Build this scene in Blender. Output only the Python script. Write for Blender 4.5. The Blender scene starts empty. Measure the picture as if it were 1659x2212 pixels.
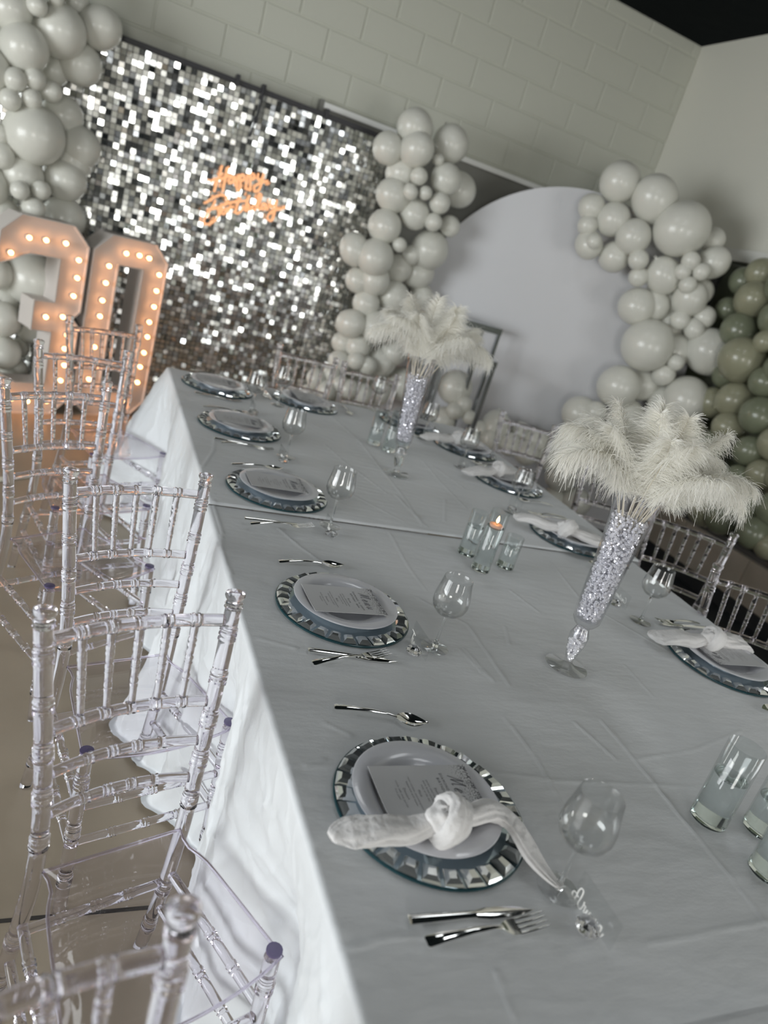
import bpy, math, random
import numpy as np
from mathutils import Vector, Matrix, noise as mnoise

random.seed(7); RNG = np.random.default_rng(7)
PI = math.pi
S = bpy.context.scene
COL = S.collection

# ------------------------------------------------------------------ camera
W, H = 1659, 2212
FPX, YAW, PITCH, ROLL = 1562.9581, 0.451912, 0.335779, 0.302177
T = 0.75                                   # table top height
CAM = np.array([-0.4027, -0.6315, T + 0.8118])
_cy, _sy, _cp, _sp = math.cos(YAW), math.sin(YAW), math.cos(PITCH), math.sin(PITCH)
FWD = np.array([_sy * _cp, _cy * _cp, -_sp]); _r0 = np.array([_cy, -_sy, 0.0]); _u0 = np.cross(_r0, FWD)
RGT = math.cos(ROLL) * _r0 + math.sin(ROLL) * _u0
UPV = math.cos(ROLL) * _u0 - math.sin(ROLL) * _r0
cd = bpy.data.cameras.new('camera'); cam = bpy.data.objects.new('camera', cd); COL.objects.link(cam)
M = Matrix.Identity(4)
for i in range(3):
    M[i][0], M[i][1], M[i][2], M[i][3] = RGT[i], UPV[i], -FWD[i], CAM[i]
cam.matrix_world = M
cd.sensor_fit = 'VERTICAL'; cd.sensor_height = 36.0; cd.sensor_width = 27.0
cd.lens = FPX / H * 36.0
cd.clip_start = 0.02; cd.clip_end = 60
cd.dof.use_dof = True; cd.dof.focus_distance = 1.62; cd.dof.aperture_fstop = 2.6
S.camera = cam

# ------------------------------------------------------------------ world, lights, exposure
w = bpy.data.worlds.new('world'); S.world = w; w.use_nodes = True
w.node_tree.nodes['Background'].inputs[0].default_value = (0.75, 0.82, 0.9, 1)
w.node_tree.nodes['Background'].inputs[1].default_value = 0.10
def area(name, loc, target, sx, sy, power, color=(1, 1, 1)):
    l = bpy.data.lights.new(name, 'AREA'); l.shape = 'RECTANGLE'; l.size = sx; l.size_y = sy
    l.energy = power; l.color = color
    o = bpy.data.objects.new(name, l); COL.objects.link(o); o.location = loc
    o.rotation_euler = (Vector(target) - Vector(loc)).to_track_quat('-Z', 'Y').to_euler()
    return o
area('window_light_left', (-4.7, 0.6, 1.15), (-3.6, 0.75, 1.15), 3.4, 1.9, 196, (0.94, 0.98, 1.0))
area('window_light_front', (-1.7, -4.7, 1.35), (-1.6, -3.6, 1.4), 1.35, 1.5, 84, (1.0, 0.99, 0.95))
area('window_light_door', (2.9, -4.7, 1.3), (2.85, -3.6, 1.35), 0.6, 1.9, 32, (1.0, 0.98, 0.95))
area('window_light_right', (3.62, -1.6, 1.35), (2.6, -1.3, 1.35), 1.4, 1.7, 34, (0.95, 0.98, 1.0))
for i, (lx, ly) in enumerate([(1.0, 2.7), (2.0, 1.4), (1.1, 0.4)]):
    area('ceiling_lamp', (lx, ly, 3.55), (lx, ly, 0), 0.5, 0.5, 3.6, (0.95, 0.98, 1))
S.view_settings.view_transform = 'Standard'; S.view_settings.look = 'None'
S.view_settings.exposure = 0.14; S.view_settings.gamma = 1.0; S.view_settings.use_curve_mapping = False
cy = S.cycles
cy.use_denoising = True; cy.max_bounces = 18; cy.diffuse_bounces = 4; cy.glossy_bounces = 8
cy.transmission_bounces = 18; cy.transparent_max_bounces = 24; cy.sample_clamp_indirect = 6.0
cy.blur_glossy = 0.4

# ------------------------------------------------------------------ ray helpers (pixel of the photograph -> real point)
def ray(px, py):
    return FWD + (px - W / 2) / FPX * RGT - (py - H / 2) / FPX * UPV
def at_z(px, py, z): d = ray(px, py); return CAM + d * ((z - CAM[2]) / d[2])
def at_y(px, py, y): d = ray(px, py); return CAM + d * ((y - CAM[1]) / d[1])
def at_x(px, py, x): d = ray(px, py); return CAM + d * ((x - CAM[0]) / d[0])
def at_plane(px, py, o, n): d = ray(px, py); return CAM + d * (np.dot(np.array(o) - CAM, n) / np.dot(d, n))
def depth(p): return float(np.dot(np.array(p) - CAM, FWD))

# ------------------------------------------------------------------ materials
def mat(name, **kw):
    m = bpy.data.materials.new(name); m.use_nodes = True
    b = m.node_tree.nodes['Principled BSDF']
    for k, v in kw.items():
        k2 = k.replace('_', ' ')
        if k2 in b.inputs: b.inputs[k2].default_value = (*v, 1) if isinstance(v, tuple) and len(v) == 3 else v
    return m
def nodes(m): return m.node_tree.nodes, m.node_tree.links, m.node_tree.nodes['Principled BSDF']
def add_bump(m, scale=20, strength=0.2, dist=0.01, detail=4, stretch=None, ntype='ShaderNodeTexNoise'):
    n, l, b = nodes(m)
    tc = n.new('ShaderNodeTexCoord'); mp = n.new('ShaderNodeMapping'); tx = n.new(ntype); bp = n.new('ShaderNodeBump')
    l.new(tc.outputs['Object'], mp.inputs['Vector']); l.new(mp.outputs['Vector'], tx.inputs['Vector'])
    if stretch: mp.inputs['Scale'].default_value = stretch
    tx.inputs['Scale'].default_value = scale
    if 'Detail' in tx.inputs: tx.inputs['Detail'].default_value = detail
    l.new(tx.outputs[0], bp.inputs['Height']); bp.inputs['Strength'].default_value = strength; bp.inputs['Distance'].default_value = dist
    prev = b.inputs['Normal'].links[0].from_socket if b.inputs['Normal'].links else None
    if prev: l.new(prev, bp.inputs['Normal'])
    l.new(bp.outputs['Normal'], b.inputs['Normal'])
def add_mottle(m, c1, c2, scale=3, detail=5, lo=0.35, hi=0.65, stretch=None):
    n, l, b = nodes(m)
    tc = n.new('ShaderNodeTexCoord'); tx = n.new('ShaderNodeTexNoise'); cr = n.new('ShaderNodeValToRGB')
    src = tc.outputs['Object']
    if stretch:
        mp = n.new('ShaderNodeMapping'); mp.inputs['Scale'].default_value = stretch; l.new(src, mp.inputs['Vector']); src = mp.outputs['Vector']
    l.new(src, tx.inputs['Vector']); tx.inputs['Scale'].default_value = scale; tx.inputs['Detail'].default_value = detail
    cr.color_ramp.elements[0].position = lo; cr.color_ramp.elements[0].color = (*c1, 1)
    cr.color_ramp.elements[1].position = hi; cr.color_ramp.elements[1].color = (*c2, 1)
    l.new(tx.outputs[0], cr.inputs[0]); l.new(cr.outputs[0], b.inputs['Base Color'])
def glass(name, color=(1, 1, 1), ior=1.45, rough=0.0):
    m = bpy.data.materials.new(name); m.use_nodes = True; n, l = m.node_tree.nodes, m.node_tree.links
    n.remove(n['Principled BSDF']); g = n.new('ShaderNodeBsdfGlass'); g.inputs['Color'].default_value = (*color, 1)
    g.inputs['IOR'].default_value = ior; g.inputs['Roughness'].default_value = rough
    l.new(g.outputs[0], n['Material Output'].inputs[0]); return m
def thin_glass(name, color=(0.97, 0.98, 0.98), edge=0.5):
    m = bpy.data.materials.new(name); m.use_nodes = True; n, l = m.node_tree.nodes, m.node_tree.links
    n.remove(n['Principled BSDF']); t = n.new('ShaderNodeBsdfTransparent'); t.inputs[0].default_value = (*color, 1)
    g = n.new('ShaderNodeBsdfGlossy'); g.inputs['Roughness'].default_value = 0.02
    fr = n.new('ShaderNodeLayerWeight'); fr.inputs['Blend'].default_value = 0.5
    pw = n.new('ShaderNodeMath'); pw.operation = 'POWER'; pw.inputs[1].default_value = 2.6; l.new(fr.outputs['Facing'], pw.inputs[0])
    ma = n.new('ShaderNodeMath'); ma.operation = 'MULTIPLY_ADD'; ma.inputs[1].default_value = edge; ma.inputs[2].default_value = 0.045; l.new(pw.outputs[0], ma.inputs[0])
    mx = n.new('ShaderNodeMixShader'); l.new(ma.outputs[0], mx.inputs[0]); l.new(t.outputs[0], mx.inputs[1]); l.new(g.outputs[0], mx.inputs[2])
    l.new(mx.outputs[0], n['Material Output'].inputs[0]); return m
def emit(name, color, strength):
    m = bpy.data.materials.new(name); m.use_nodes = True; n, l = m.node_tree.nodes, m.node_tree.links
    n.remove(n['Principled BSDF']); e = n.new('ShaderNodeEmission'); e.inputs[0].default_value = (*color, 1); e.inputs[1].default_value = strength
    l.new(e.outputs[0], n['Material Output'].inputs[0]); return m

M_block = mat('painted_block', Base_Color=(0.56, 0.57, 0.50), Roughness=0.6); add_bump(M_block, 60, 0.25, 0.004, 6)
M_joint = mat('painted_joint', Base_Color=(0.55, 0.56, 0.49), Roughness=0.75)
M_plaster = mat('painted_plaster', Base_Color=(0.74, 0.735, 0.66), Roughness=0.6); add_bump(M_plaster, 40, 0.1, 0.003, 5)
M_ceil = mat('dark_ceiling', Base_Color=(0.0035, 0.006, 0.007), Roughness=0.9, Specular_IOR_Level=0.1); add_bump(M_ceil, 8, 0.2, 0.02)
M_floor = mat('sealed_concrete', Base_Color=(0.30, 0.25, 0.19), Roughness=0.38); add_mottle(M_floor, (0.33, 0.275, 0.205), (0.40, 0.335, 0.255), 2.2, 8); add_bump(M_floor, 90, 0.08, 0.002, 6)
M_dark = mat('dark_joint', Base_Color=(0.04, 0.035, 0.03), Roughness=0.8)
M_kick = mat('black_kick', Base_Color=(0.012, 0.016, 0.02), Roughness=0.5)
M_tile = mat('beige_tile', Base_Color=(0.42, 0.38, 0.32), Roughness=0.35); add_mottle(M_tile, (0.40, 0.36, 0.30), (0.46, 0.42, 0.36), 6)
M_white = mat('white_paint', Base_Color=(0.74, 0.74, 0.70), Roughness=0.45)
M_rail = mat('bright_white_rail', Base_Color=(0.92, 0.93, 0.91), Roughness=0.3)
M_greyboard = mat('grey_board', Base_Color=(0.22, 0.22, 0.20), Roughness=0.6)
M_blind = mat('olive_blind', Base_Color=(0.20, 0.21, 0.15), Roughness=0.7)
M_frame = mat('charcoal_frame', Base_Color=(0.05, 0.05, 0.05), Roughness=0.4)
M_cloth = mat('white_satin_cloth', Base_Color=(0.775, 0.805, 0.835), Roughness=0.55, Sheen_Weight=0.25)
add_bump(M_cloth, 14, 0.22, 0.012, 5, (1.0, 2.2, 1.0)); add_bump(M_cloth, 420, 0.10, 0.002, 2, (1.0, 1.0, 1.0))
M_napkin = mat('white_cotton', Base_Color=(0.80, 0.79, 0.79), Roughness=0.85, Sheen_Weight=0.3); add_bump(M_napkin, 45, 0.6, 0.010, 6)
M_balloon = mat('white_latex', Base_Color=(0.76, 0.76, 0.70), Roughness=0.28, Subsurface_Weight=0.0, Coat_Weight=0.25, Coat_Roughness=0.12)
M_sage = mat('sage_latex', Base_Color=(0.185, 0.205, 0.14), Roughness=0.28, Coat_Weight=0.3, Coat_Roughness=0.1)
M_sage2 = mat('pale_sage_latex', Base_Color=(0.30, 0.30, 0.21), Roughness=0.3, Coat_Weight=0.3, Coat_Roughness=0.1)
M_mirror = mat('mirror_sequin', Base_Color=(0.86, 0.87, 0.86), Metallic=1.0, Roughness=0.16)
M_backing = mat('grey_mesh_backing', Base_Color=(0.10, 0.10, 0.10), Roughness=0.5)
M_steel = mat('polished_steel', Base_Color=(0.86, 0.86, 0.84), Metallic=1.0, Roughness=0.07)
M_blackrail = mat('black_rail', Base_Color=(0.03, 0.03, 0.035), Roughness=0.35)
M_neon = emit('neon_orange', (1.0, 0.47, 0.23), 1.12)
M_digit = mat('white_marquee_board', Base_Color=(0.62, 0.58, 0.55), Roughness=0.5)
M_bulb = emit('warm_bulb', (1.0, 0.42, 0.15), 15.0)
M_chair = glass('clear_resin', (0.968, 0.958, 0.980), 1.42)
M_glass = glass('clear_glass', (0.985, 0.99, 0.99), 1.40)
M_base = glass('thick_glass', (0.96, 0.98, 0.97), 1.45)
M_vase = thin_glass('thin_clear_glass', (0.95, 0.95, 0.965), 0.7)
M_cyl = thin_glass('cylinder_glass', (0.965, 0.98, 0.98), 0.55)
M_bowl = thin_glass('bowl_glass', (0.975, 0.98, 0.98), 1.0)
M_water = glass('water', (0.98, 0.99, 0.99), 1.33)
M_acrylic = thin_glass('acrylic_sheet', (0.97, 0.975, 0.975), 0.25)
M_chargerglass = mat('mirror_charger', Base_Color=(0.36, 0.44, 0.48), Metallic=0.9, Roughness=0.12)
M_chargeredge = mat('dark_teal_edge', Base_Color=(0.015, 0.05, 0.06), Roughness=0.15)
M_gem = mat('mirrored_gem', Base_Color=(0.80, 0.83, 0.83), Metallic=0.88, Roughness=0.05)
M_plate = mat('white_plate', Base_Color=(0.72, 0.73, 0.78), Roughness=0.18, Coat_Weight=0.3)
M_ink = mat('black_ink', Base_Color=(0.13, 0.13, 0.14), Roughness=0.6)
M_whiteink = mat('white_ink', Base_Color=(0.9, 0.9, 0.88), Roughness=0.5)
M_crystal = mat('crystal_bead', Base_Color=(0.90, 0.90, 0.93), Metallic=0.35, Roughness=0.06)
M_feather = mat('ostrich_white', Base_Color=(0.96, 0.95, 0.91), Roughness=0.9)
M_quill = mat('quill_ivory', Base_Color=(0.74, 0.68, 0.54), Roughness=0.5)
M_wax = mat('pink_candle_wax', Base_Color=(0.85, 0.48, 0.36), Roughness=0.5)
M_flame = emit('candle_flame', (1.0, 0.62, 0.25), 14.0)
M_arch = mat('white_arch_panel', Base_Color=(0.66, 0.665, 0.69), Roughness=0.7); add_bump(M_arch, 3, 0.15, 0.01, 3, (6.0, 6.0, 0.2))
def card_material():
    m = mat('speckled_card', Base_Color=(0.66, 0.66, 0.66), Roughness=0.6)
    n, l, b = nodes(m); tc = n.new('ShaderNodeTexCoord'); vo = n.new('ShaderNodeTexVoronoi'); vo.inputs['Scale'].default_value = 420
    l.new(tc.outputs['Object'], vo.inputs['Vector'])
    sp = n.new('ShaderNodeSeparateXYZ'); l.new(tc.outputs['Object'], sp.inputs[0])
    mr = n.new('ShaderNodeMapRange'); mr.inputs['From Min'].default_value = 0.045; mr.inputs['From Max'].default_value = 0.092
    mr.inputs['To Min'].default_value = 0.0; mr.inputs['To Max'].default_value = 0.55; l.new(sp.outputs['Y'], mr.inputs['Value'])
    lt = n.new('ShaderNodeMath'); lt.operation = 'LESS_THAN'; l.new(vo.outputs['Distance'], lt.inputs[0]); l.new(mr.outputs[0], lt.inputs[1])
    mx = n.new('ShaderNodeMix'); mx.data_type = 'RGBA'; mx.inputs[6].default_value = (0.60, 0.605, 0.62, 1); mx.inputs[7].default_value = (0.07, 0.07, 0.08, 1)
    l.new(lt.outputs[0], mx.inputs[0]); l.new(mx.outputs[2], b.inputs['Base Color']); return m
M_card = card_material()
# feathers and balloons let some light through
for m_, c_, f_ in ((M_feather, (0.98, 0.97, 0.93), 0.5), (M_balloon, (0.8, 0.79, 0.7), 0.12), (M_cloth, (0.85, 0.86, 0.88), 0.10), (M_napkin, (0.85, 0.84, 0.84), 0.15)):
    n, l, b = nodes(m_); tr = n.new('ShaderNodeBsdfTranslucent'); tr.inputs[0].default_value = (*c_, 1)
    mx = n.new('ShaderNodeMixShader'); mx.inputs[0].default_value = f_
    l.new(b.outputs[0], mx.inputs[1]); l.new(tr.outputs[0], mx.inputs[2]); l.new(mx.outputs[0], n['Material Output'].inputs[0])

# ------------------------------------------------------------------ mesh helpers
class MB:
    def __init__(s): s.v = []; s.f = []; s.n = 0
    def add(s, v, f):
        v = np.asarray(v, float); s.v.append(v); s.f.extend([tuple(int(i) + s.n for i in q) for q in f]); s.n += len(v); return s
    def box(s, x0, x1, y0, y1, z0, z1):
        v = [(x, y, z) for z in (z0, z1) for y in (y0, y1) for x in (x0, x1)]
        return s.add(v, [(0, 2, 3, 1), (4, 5, 7, 6), (0, 1, 5, 4), (2, 6, 7, 3), (0, 4, 6, 2), (1, 3, 7, 5)])
    def lathe(s, prof, n=32, c=(0, 0, 0), closed=False, scale=(1, 1)):
        prof = np.array(prof, float); a = np.arange(n) * 2 * PI / n; k = len(prof); v = []; f = []
        for i, (r, z) in enumerate(prof):
            for t in a: v.append((c[0] + r * math.cos(t) * scale[0], c[1] + r * math.sin(t) * scale[1], c[2] + z))
        m = k if closed else k - 1
        for i in range(m):
            j = (i + 1) % k
            for q in range(n):
                q2 = (q + 1) % n; f.append((i * n + q, i * n + q2, j * n + q2, j * n + q))
        if not closed:
            if prof[0][0] > 1e-6: f.append(tuple(range(n - 1, -1, -1)))
            if prof[-1][0] > 1e-6: f.append(tuple((k - 1) * n + q for q in range(n)))
        return s.add(v, f)
    def tube(s, path, rad, n=10, caps=True, flat=None, up=(0, 0, 1), shape=None):
        P = np.array(path, float); k = len(P); rad = np.broadcast_to(np.asarray(rad, float), (k,))
        tg = np.gradient(P, axis=0); tg /= (np.linalg.norm(tg, axis=1, keepdims=True) + 1e-12)
        up = np.array(up, float); nrm = up - tg[0] * np.dot(up, tg[0])
        if np.linalg.norm(nrm) < 1e-3: nrm = np.array([1.0, 0.13, 0]) - tg[0] * np.dot([1.0, 0.13, 0], tg[0])
        nrm /= np.linalg.norm(nrm); v = []; a = np.arange(n) * 2 * PI / n
        for i in range(k):
            nrm = nrm - tg[i] * np.dot(nrm, tg[i]); nrm /= np.linalg.norm(nrm); bn = np.cross(tg[i], nrm)
            fl = 1.0 if flat is None else (flat if np.isscalar(flat) else flat[i])
            for t in a:
                m = shape(t, i / (k - 1)) if shape else 1.0
                v.append(P[i] + rad[i] * m * (math.cos(t) * nrm * fl + math.sin(t) * bn))
        f = [(i * n + q, i * n + (q + 1) % n, (i + 1) * n + (q + 1) % n, (i + 1) * n + q) for i in range(k - 1) for q in range(n)]
        if caps: f += [tuple(range(n - 1, -1, -1)), tuple((k - 1) * n + q for q in range(n))]
        return s.add(v, f)
    def prism(s, poly, y0, y1, holes=None):
        """polygon in (x,z), extruded along y; bridged by strips when a ring (outer, inner of same length) is given"""
        k = len(poly); v = [(x, y0, z) for x, z in poly] + [(x, y1, z) for x, z in poly]
        f = [(i, (i + 1) % k, k + (i + 1) % k, k + i) for i in range(k)]
        if holes is None: f += [tuple(range(k - 1, -1, -1)), tuple(range(k, 2 * k))]
        else:
            h = len(holes); b = 2 * k; v += [(x, y0, z) for x, z in holes] + [(x, y1, z) for x, z in holes]
            f += [(b + (i + 1) % h, b + i, b + h + i, b + h + (i + 1) % h) for i in range(h)]
            f += [((i + 1) % k, i, b + i, b + (i + 1) % k) for i in range(k)] + [(k + i, k + (i + 1) % k, b + h + (i + 1) % h, b + h + i) for i in range(k)]
        return s.add(v, f)
    def mesh(s, name, m, smooth=True, sharp=35):
        me = bpy.data.meshes.new(name); me.from_pydata(np.concatenate(s.v).tolist(), [], s.f)
        if m: me.materials.append(m)
        if smooth:
            me.polygons.foreach_set('use_smooth', [True] * len(me.polygons))
            try: me.set_sharp_from_angle(angle=math.radians(sharp))
            except Exception: pass
        me.update(); return me
def ob(name, me, parent=None, loc=(0, 0, 0), rot=(0, 0, 0), scale=None):
    o = bpy.data.objects.new(name, me); COL.objects.link(o); o.location = loc; o.rotation_euler = rot
    if scale is not None: o.scale = (scale, scale, scale) if np.isscalar(scale) else scale
    if parent: o.parent = parent
    return o
def part(name, mb, m, parent=None, smooth=True, sharp=35, loc=(0, 0, 0), rot=(0, 0, 0)):
    return ob(name, mb.mesh(name, m, smooth, sharp), parent, loc, rot)
def tag(o, label, cat, group=None, kind=None):
    o['label'] = label; o['category'] = cat
    if group: o['group'] = group
    if kind: o['kind'] = kind
    return o
def thing(name, label, cat, loc=(0, 0, 0), rz=0, group=None):
    o = bpy.data.objects.new(name, None); COL.objects.link(o); o.location = loc; o.rotation_euler = (0, 0, rz)
    o.empty_display_size = 0.1; return tag(o, label, cat, group)
def struct(o): o['kind'] = 'structure'; return o
def copy_thing(o, loc, rz, label, group=None):
    c = o.copy(); COL.objects.link(c); c.location = loc; c.rotation_euler = (0, 0, rz); c['label'] = label
    if group: c['group'] = group
    for ch in o.children:
        d = ch.copy(); COL.objects.link(d); d.parent = c
        for g in ch.children:
            e = g.copy(); COL.objects.link(e); e.parent = d
    return c
def spline(pts, k=8):
    P = np.array(pts, float)
    if len(P) < 3: return np.array([P[0] + (P[-1] - P[0]) * t for t in np.linspace(0, 1, k)])
    Q = np.vstack([2 * P[0] - P[1], P, 2 * P[-1] - P[-2]]); out = []
    for i in range(1, len(Q) - 2):
        for t in np.arange(k) / k:
            a, b, c, d = Q[i - 1], Q[i], Q[i + 1], Q[i + 2]
            out.append(0.5 * (2 * b + (c - a) * t + (2 * a - 5 * b + 4 * c - d) * t * t + (3 * b - a - 3 * c + d) * t ** 3))
    out.append(Q[-2]); return np.array(out)

# ================================================================== THE ROOM
WY, WX, CZ = 4.95, 3.764, T + 2.96         # back wall, right wall, ceiling
XL, YF = -5.2, -5.2
f = struct(part('floor', MB().box(XL, WX, YF, WY, -0.1, 0), M_floor, smooth=False))
part('floor_joint', MB().box(XL, 3.5, 0.612, 0.622, 0.0, 0.0012), M_dark, f, False)
struct(part('ceiling', MB().box(XL, WX, YF, WY, CZ, CZ + 0.1), M_ceil, smooth=False))
struct(part('wall_left', MB().box(XL - 0.1, XL, YF, WY, 0, CZ), M_plaster, smooth=False))
struct(part('wall_front', MB().box(XL, WX, YF - 0.1, YF, 0, CZ), M_plaster, smooth=False))
wb = struct(part('wall_back', MB().box(XL, WX + 0.1, WY, WY + 0.12, 0, CZ), M_joint, smooth=False))
JZ, CH, BL, BG = T + 2.66, 0.2075, 0.4365, 0.007
def block_mesh(x0, x1, z0, z1):
    m = MB(); b = 0.006; y1 = WY + 0.002; y0 = WY - 0.007
    v = [(x0, y1, z0), (x1, y1, z0), (x1, y1, z1), (x0, y1, z1), (x0 + b, y0, z0 + b), (x1 - b, y0, z0 + b), (x1 - b, y0, z1 - b), (x0 + b, y0, z1 - b)]
    return m.add(v, [(4, 5, 6, 7), (0, 1, 5, 4), (1, 2, 6, 5), (2, 3, 7, 6), (3, 0, 4, 7)])
for k in range(-2, 8):
    z1 = min(JZ - k * CH + CH, CZ); z0 = JZ - k * CH
    if z0 >= CZ - 0.02: continue
    x = (2.592 if k % 2 == 0 else 2.808 + 0.01) - 10 * BL
    while x < WX:
        a, b = max(x, -1.9), min(x + BL, WX)
        if b - a > 0.03: part('block', block_mesh(a + BG / 2, b - BG / 2, z0 + BG / 2, z1 - BG / 2), M_block, wb, False)
        x += BL
wr = struct(part('wall_right', MB().box(WX, WX + 0.12, YF, 4.95, T + 1.43, CZ).box(WX, WX + 0.12, YF, 4.95, 0, T - 0.35).box(WX, WX + 0.12, 3.95, 4.95, T - 0.35, T + 1.43).box(WX, WX + 0.12, YF, 0.2, T - 0.35, T + 1.43), M_plaster, smooth=False))
wn = struct(part('window_1', MB().box(WX + 0.08, WX + 0.10, 0.2, 3.95, T - 0.35, T + 1.43), M_blind, smooth=False))
part('window_frame', MB().box(WX - 0.01, WX + 0.06, 3.80, 3.95, T - 0.35, T + 1.43).box(WX - 0.01, WX + 0.06, 0.2, 3.95, T - 0.35, T - 0.31), M_frame, wn, False)
part('pane', MB().box(WX + 0.03, WX + 0.036, 0.2, 3.8, T - 0.31, T + 1.43), thin_glass('window_glass', (0.9, 0.92, 0.9), 0.4), wn, False)
struct(part('trim_1', MB().box(WX - 0.05, WX + 0.02, 0.1, 4.03, T + 1.425, T + 1.505), M_white, smooth=False))
tr2 = struct(part('trim_2', MB().box(WX - 0.004, WX, 0.0, WY, 0.108, T - 0.355), M_dark, smooth=False))
for i in range(8):
    y0 = 2.47 + (i - 4) * 0.6
    part('tile', MB().box(WX - 0.014, WX - 0.004, y0 + 0.002, min(y0 + 0.598, WY), 0.11, T - 0.357), M_tile, tr2, False)
struct(part('baseboard_right', MB().box(WX - 0.02, WX, 0.0, WY, 0, 0.105), M_kick, smooth=False))
dm = part('black_floor_sheet', MB().box(2.55, WX - 0.03, -0.6, WY - 0.1, 0.0, 0.006), M_kick, smooth=False)  # thin flat black sheet over the floor beside the right wall
tag(dm, 'thin black sheet on the floor along the right wall under the chairs', 'sheet')
sl = at_z(-60, 1044, 0.002); sr = at_z(69, 1027, 0.002)  # thin cream slab standing in for a stripe of sunlight on the floor
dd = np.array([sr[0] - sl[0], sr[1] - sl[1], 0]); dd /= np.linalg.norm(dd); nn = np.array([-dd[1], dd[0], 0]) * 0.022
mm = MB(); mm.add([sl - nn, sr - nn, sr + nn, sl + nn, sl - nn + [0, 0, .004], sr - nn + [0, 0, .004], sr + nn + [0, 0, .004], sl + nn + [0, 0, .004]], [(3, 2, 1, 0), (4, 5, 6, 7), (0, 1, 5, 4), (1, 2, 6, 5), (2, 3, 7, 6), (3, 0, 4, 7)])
tag(part('painted_sun_stripe', mm, mat('sunlight_paint', Base_Color=(0.95, 0.93, 0.82), Roughness=0.4), smooth=False), 'cream stripe of painted sunlight on the concrete floor left of the chairs', 'strip')
# wall board with white rail, high on the block wall
wbx0, wbx1 = 0.89, 3.0
bd = thing('wall_board', 'grey wall board with a white top rail behind the balloons', 'board', (wbx0, WY - 0.02, T + 1.3))
part('panel', MB().box(0, wbx1 - wbx0, -0.03, 0.01, -0.9, 0.27), M_greyboard, bd, False)
part('top_rail', MB().box(0.02, wbx1 - wbx0, -0.06, 0.0, 0.262, 0.297), M_rail, bd, False)
part('end_cap', MB().box(-0.01, 0.02, -0.06, 0.01, 0.20, 0.31), M_greyboard, bd, False)

# ================================================================== SEQUIN BACKDROP
BY = 4.72
bx0, bx1, bz0, bz1 = -1.02, 1.40, 0.06, T + 1.485
sq = thing('sequin_backdrop', 'silver shimmer sequin backdrop wall behind the neon sign', 'backdrop', (0, BY, 0))
part('backing_panel', MB().box(bx0, bx1, 0.01, 0.03, bz0, bz1), M_backing, sq, False)
part('top_rail', MB().box(bx0 - 0.02, bx1 + 0.02, -0.015, 0.045, bz1, bz1 + 0.03), M_blackrail, sq, False)
for px, py in ((512, 178), (567, 203), (703, 252)):
    p = at_y(px, py, BY)
    part('clamp', MB().box(p[0] - 0.012, p[0] + 0.012, -0.03, 0.05, bz1 - 0.01, bz1 + 0.055), M_blackrail, sq, False)
pc = at_y(567, 203, BY)
part('hanging_strap', MB().tube([(pc[0], -0.03, bz1 + 0.05), (pc[0] - 0.01, -0.035, bz1 - 0.12), (pc[0] - 0.03, -0.035, bz1 - 0.27)], 0.008, 6), M_blackrail, sq)
for sx in (bx0 + 0.05, bx1 - 0.05):
    part('stand_leg', MB().box(sx - 0.02, sx + 0.02, 0.03, 0.07, 0, bz1), M_blackrail, sq, False)
pitch = 0.0345; nx = int((bx1 - bx0) / pitch); nz = int((bz1 - bz0) / pitch)
seq_me = MB().box(-0.0155, 0.0155, -0.0006, 0.0006, -0.0155, 0.0155).mesh('sequin', M_mirror, False)
cand = []
for i in range(nx):
    for j in range(nz):
        x = bx0 + (i + 0.5) * pitch; z = bz0 + (j + 0.5) * pitch
        low = mnoise.noise(Vector((x * 1.6, z * 0.9, 3.1)))
        mid = mnoise.noise(Vector((x * 7, z * 4, 9.7)))
        tx = math.radians(8.0 * low + 5 * mid + random.gauss(0, 6.4))       # nod
        tz = math.radians(5.0 * mid + random.gauss(0, 9.0))                 # turn
        cand.append((x, z, tx, tz))
cand.sort(key=lambda c: (c[0] - 0.75) ** 2 + (c[1] - 1.75) ** 2)
big = MB()
for q, (x, z, tx, tz) in enumerate(cand):
    if q < 300: ob('sequin', seq_me, sq, (x, -0.004, z), (tx, 0, tz))
    else:
        R3 = np.array(Matrix.Rotation(tz, 3, 'Z') @ Matrix.Rotation(tx, 3, 'X'))
        v = np.array([(a * 0.0155, b * 0.0006, c * 0.0155) for c in (-1, 1) for b in (-1, 1) for a in (-1, 1)]) @ R3.T + [x, -0.004, z]
        big.add(v, [(0, 2, 3, 1), (4, 5, 7, 6), (0, 1, 5, 4), (2, 6, 7, 3), (0, 4, 6, 2), (1, 3, 7, 5)])
o = part('sequin_field', big, M_mirror, sq, False); o['kind'] = 'stuff'

# ------------------------------------------------------------------ neon sign, traced at its real place
def crop(pts, x0, y0, s): return [(x0 + a / s, y0 + b / s) for a, b in pts]
NEON_H = [[(455, 205), (400, 380), (320, 640)], [(560, 220), (510, 400), (460, 640)], [(250, 465), (330, 440), (450, 420), (540, 380), (600, 375)],
    [(640, 380), (590, 400), (560, 450), (580, 490), (620, 480), (650, 420), (652, 380), (655, 450), (690, 470)],
    [(725, 350), (705, 450), (690, 560), (710, 630), (740, 610), (750, 520), (745, 400), (775, 355), (815, 375), (805, 440), (760, 450)],
    [(870, 340), (855, 450), (845, 560), (870, 600), (905, 570), (910, 450), (905, 370), (935, 340), (978, 360), (975, 420), (930, 440)],
    [(1045, 330), (1030, 400), (1060, 450), (1100, 420), (1130, 335), (1100, 470), (1060, 590), (1010, 630), (970, 590), (1000, 530), (1090, 490), (1200, 455)]]
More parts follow.
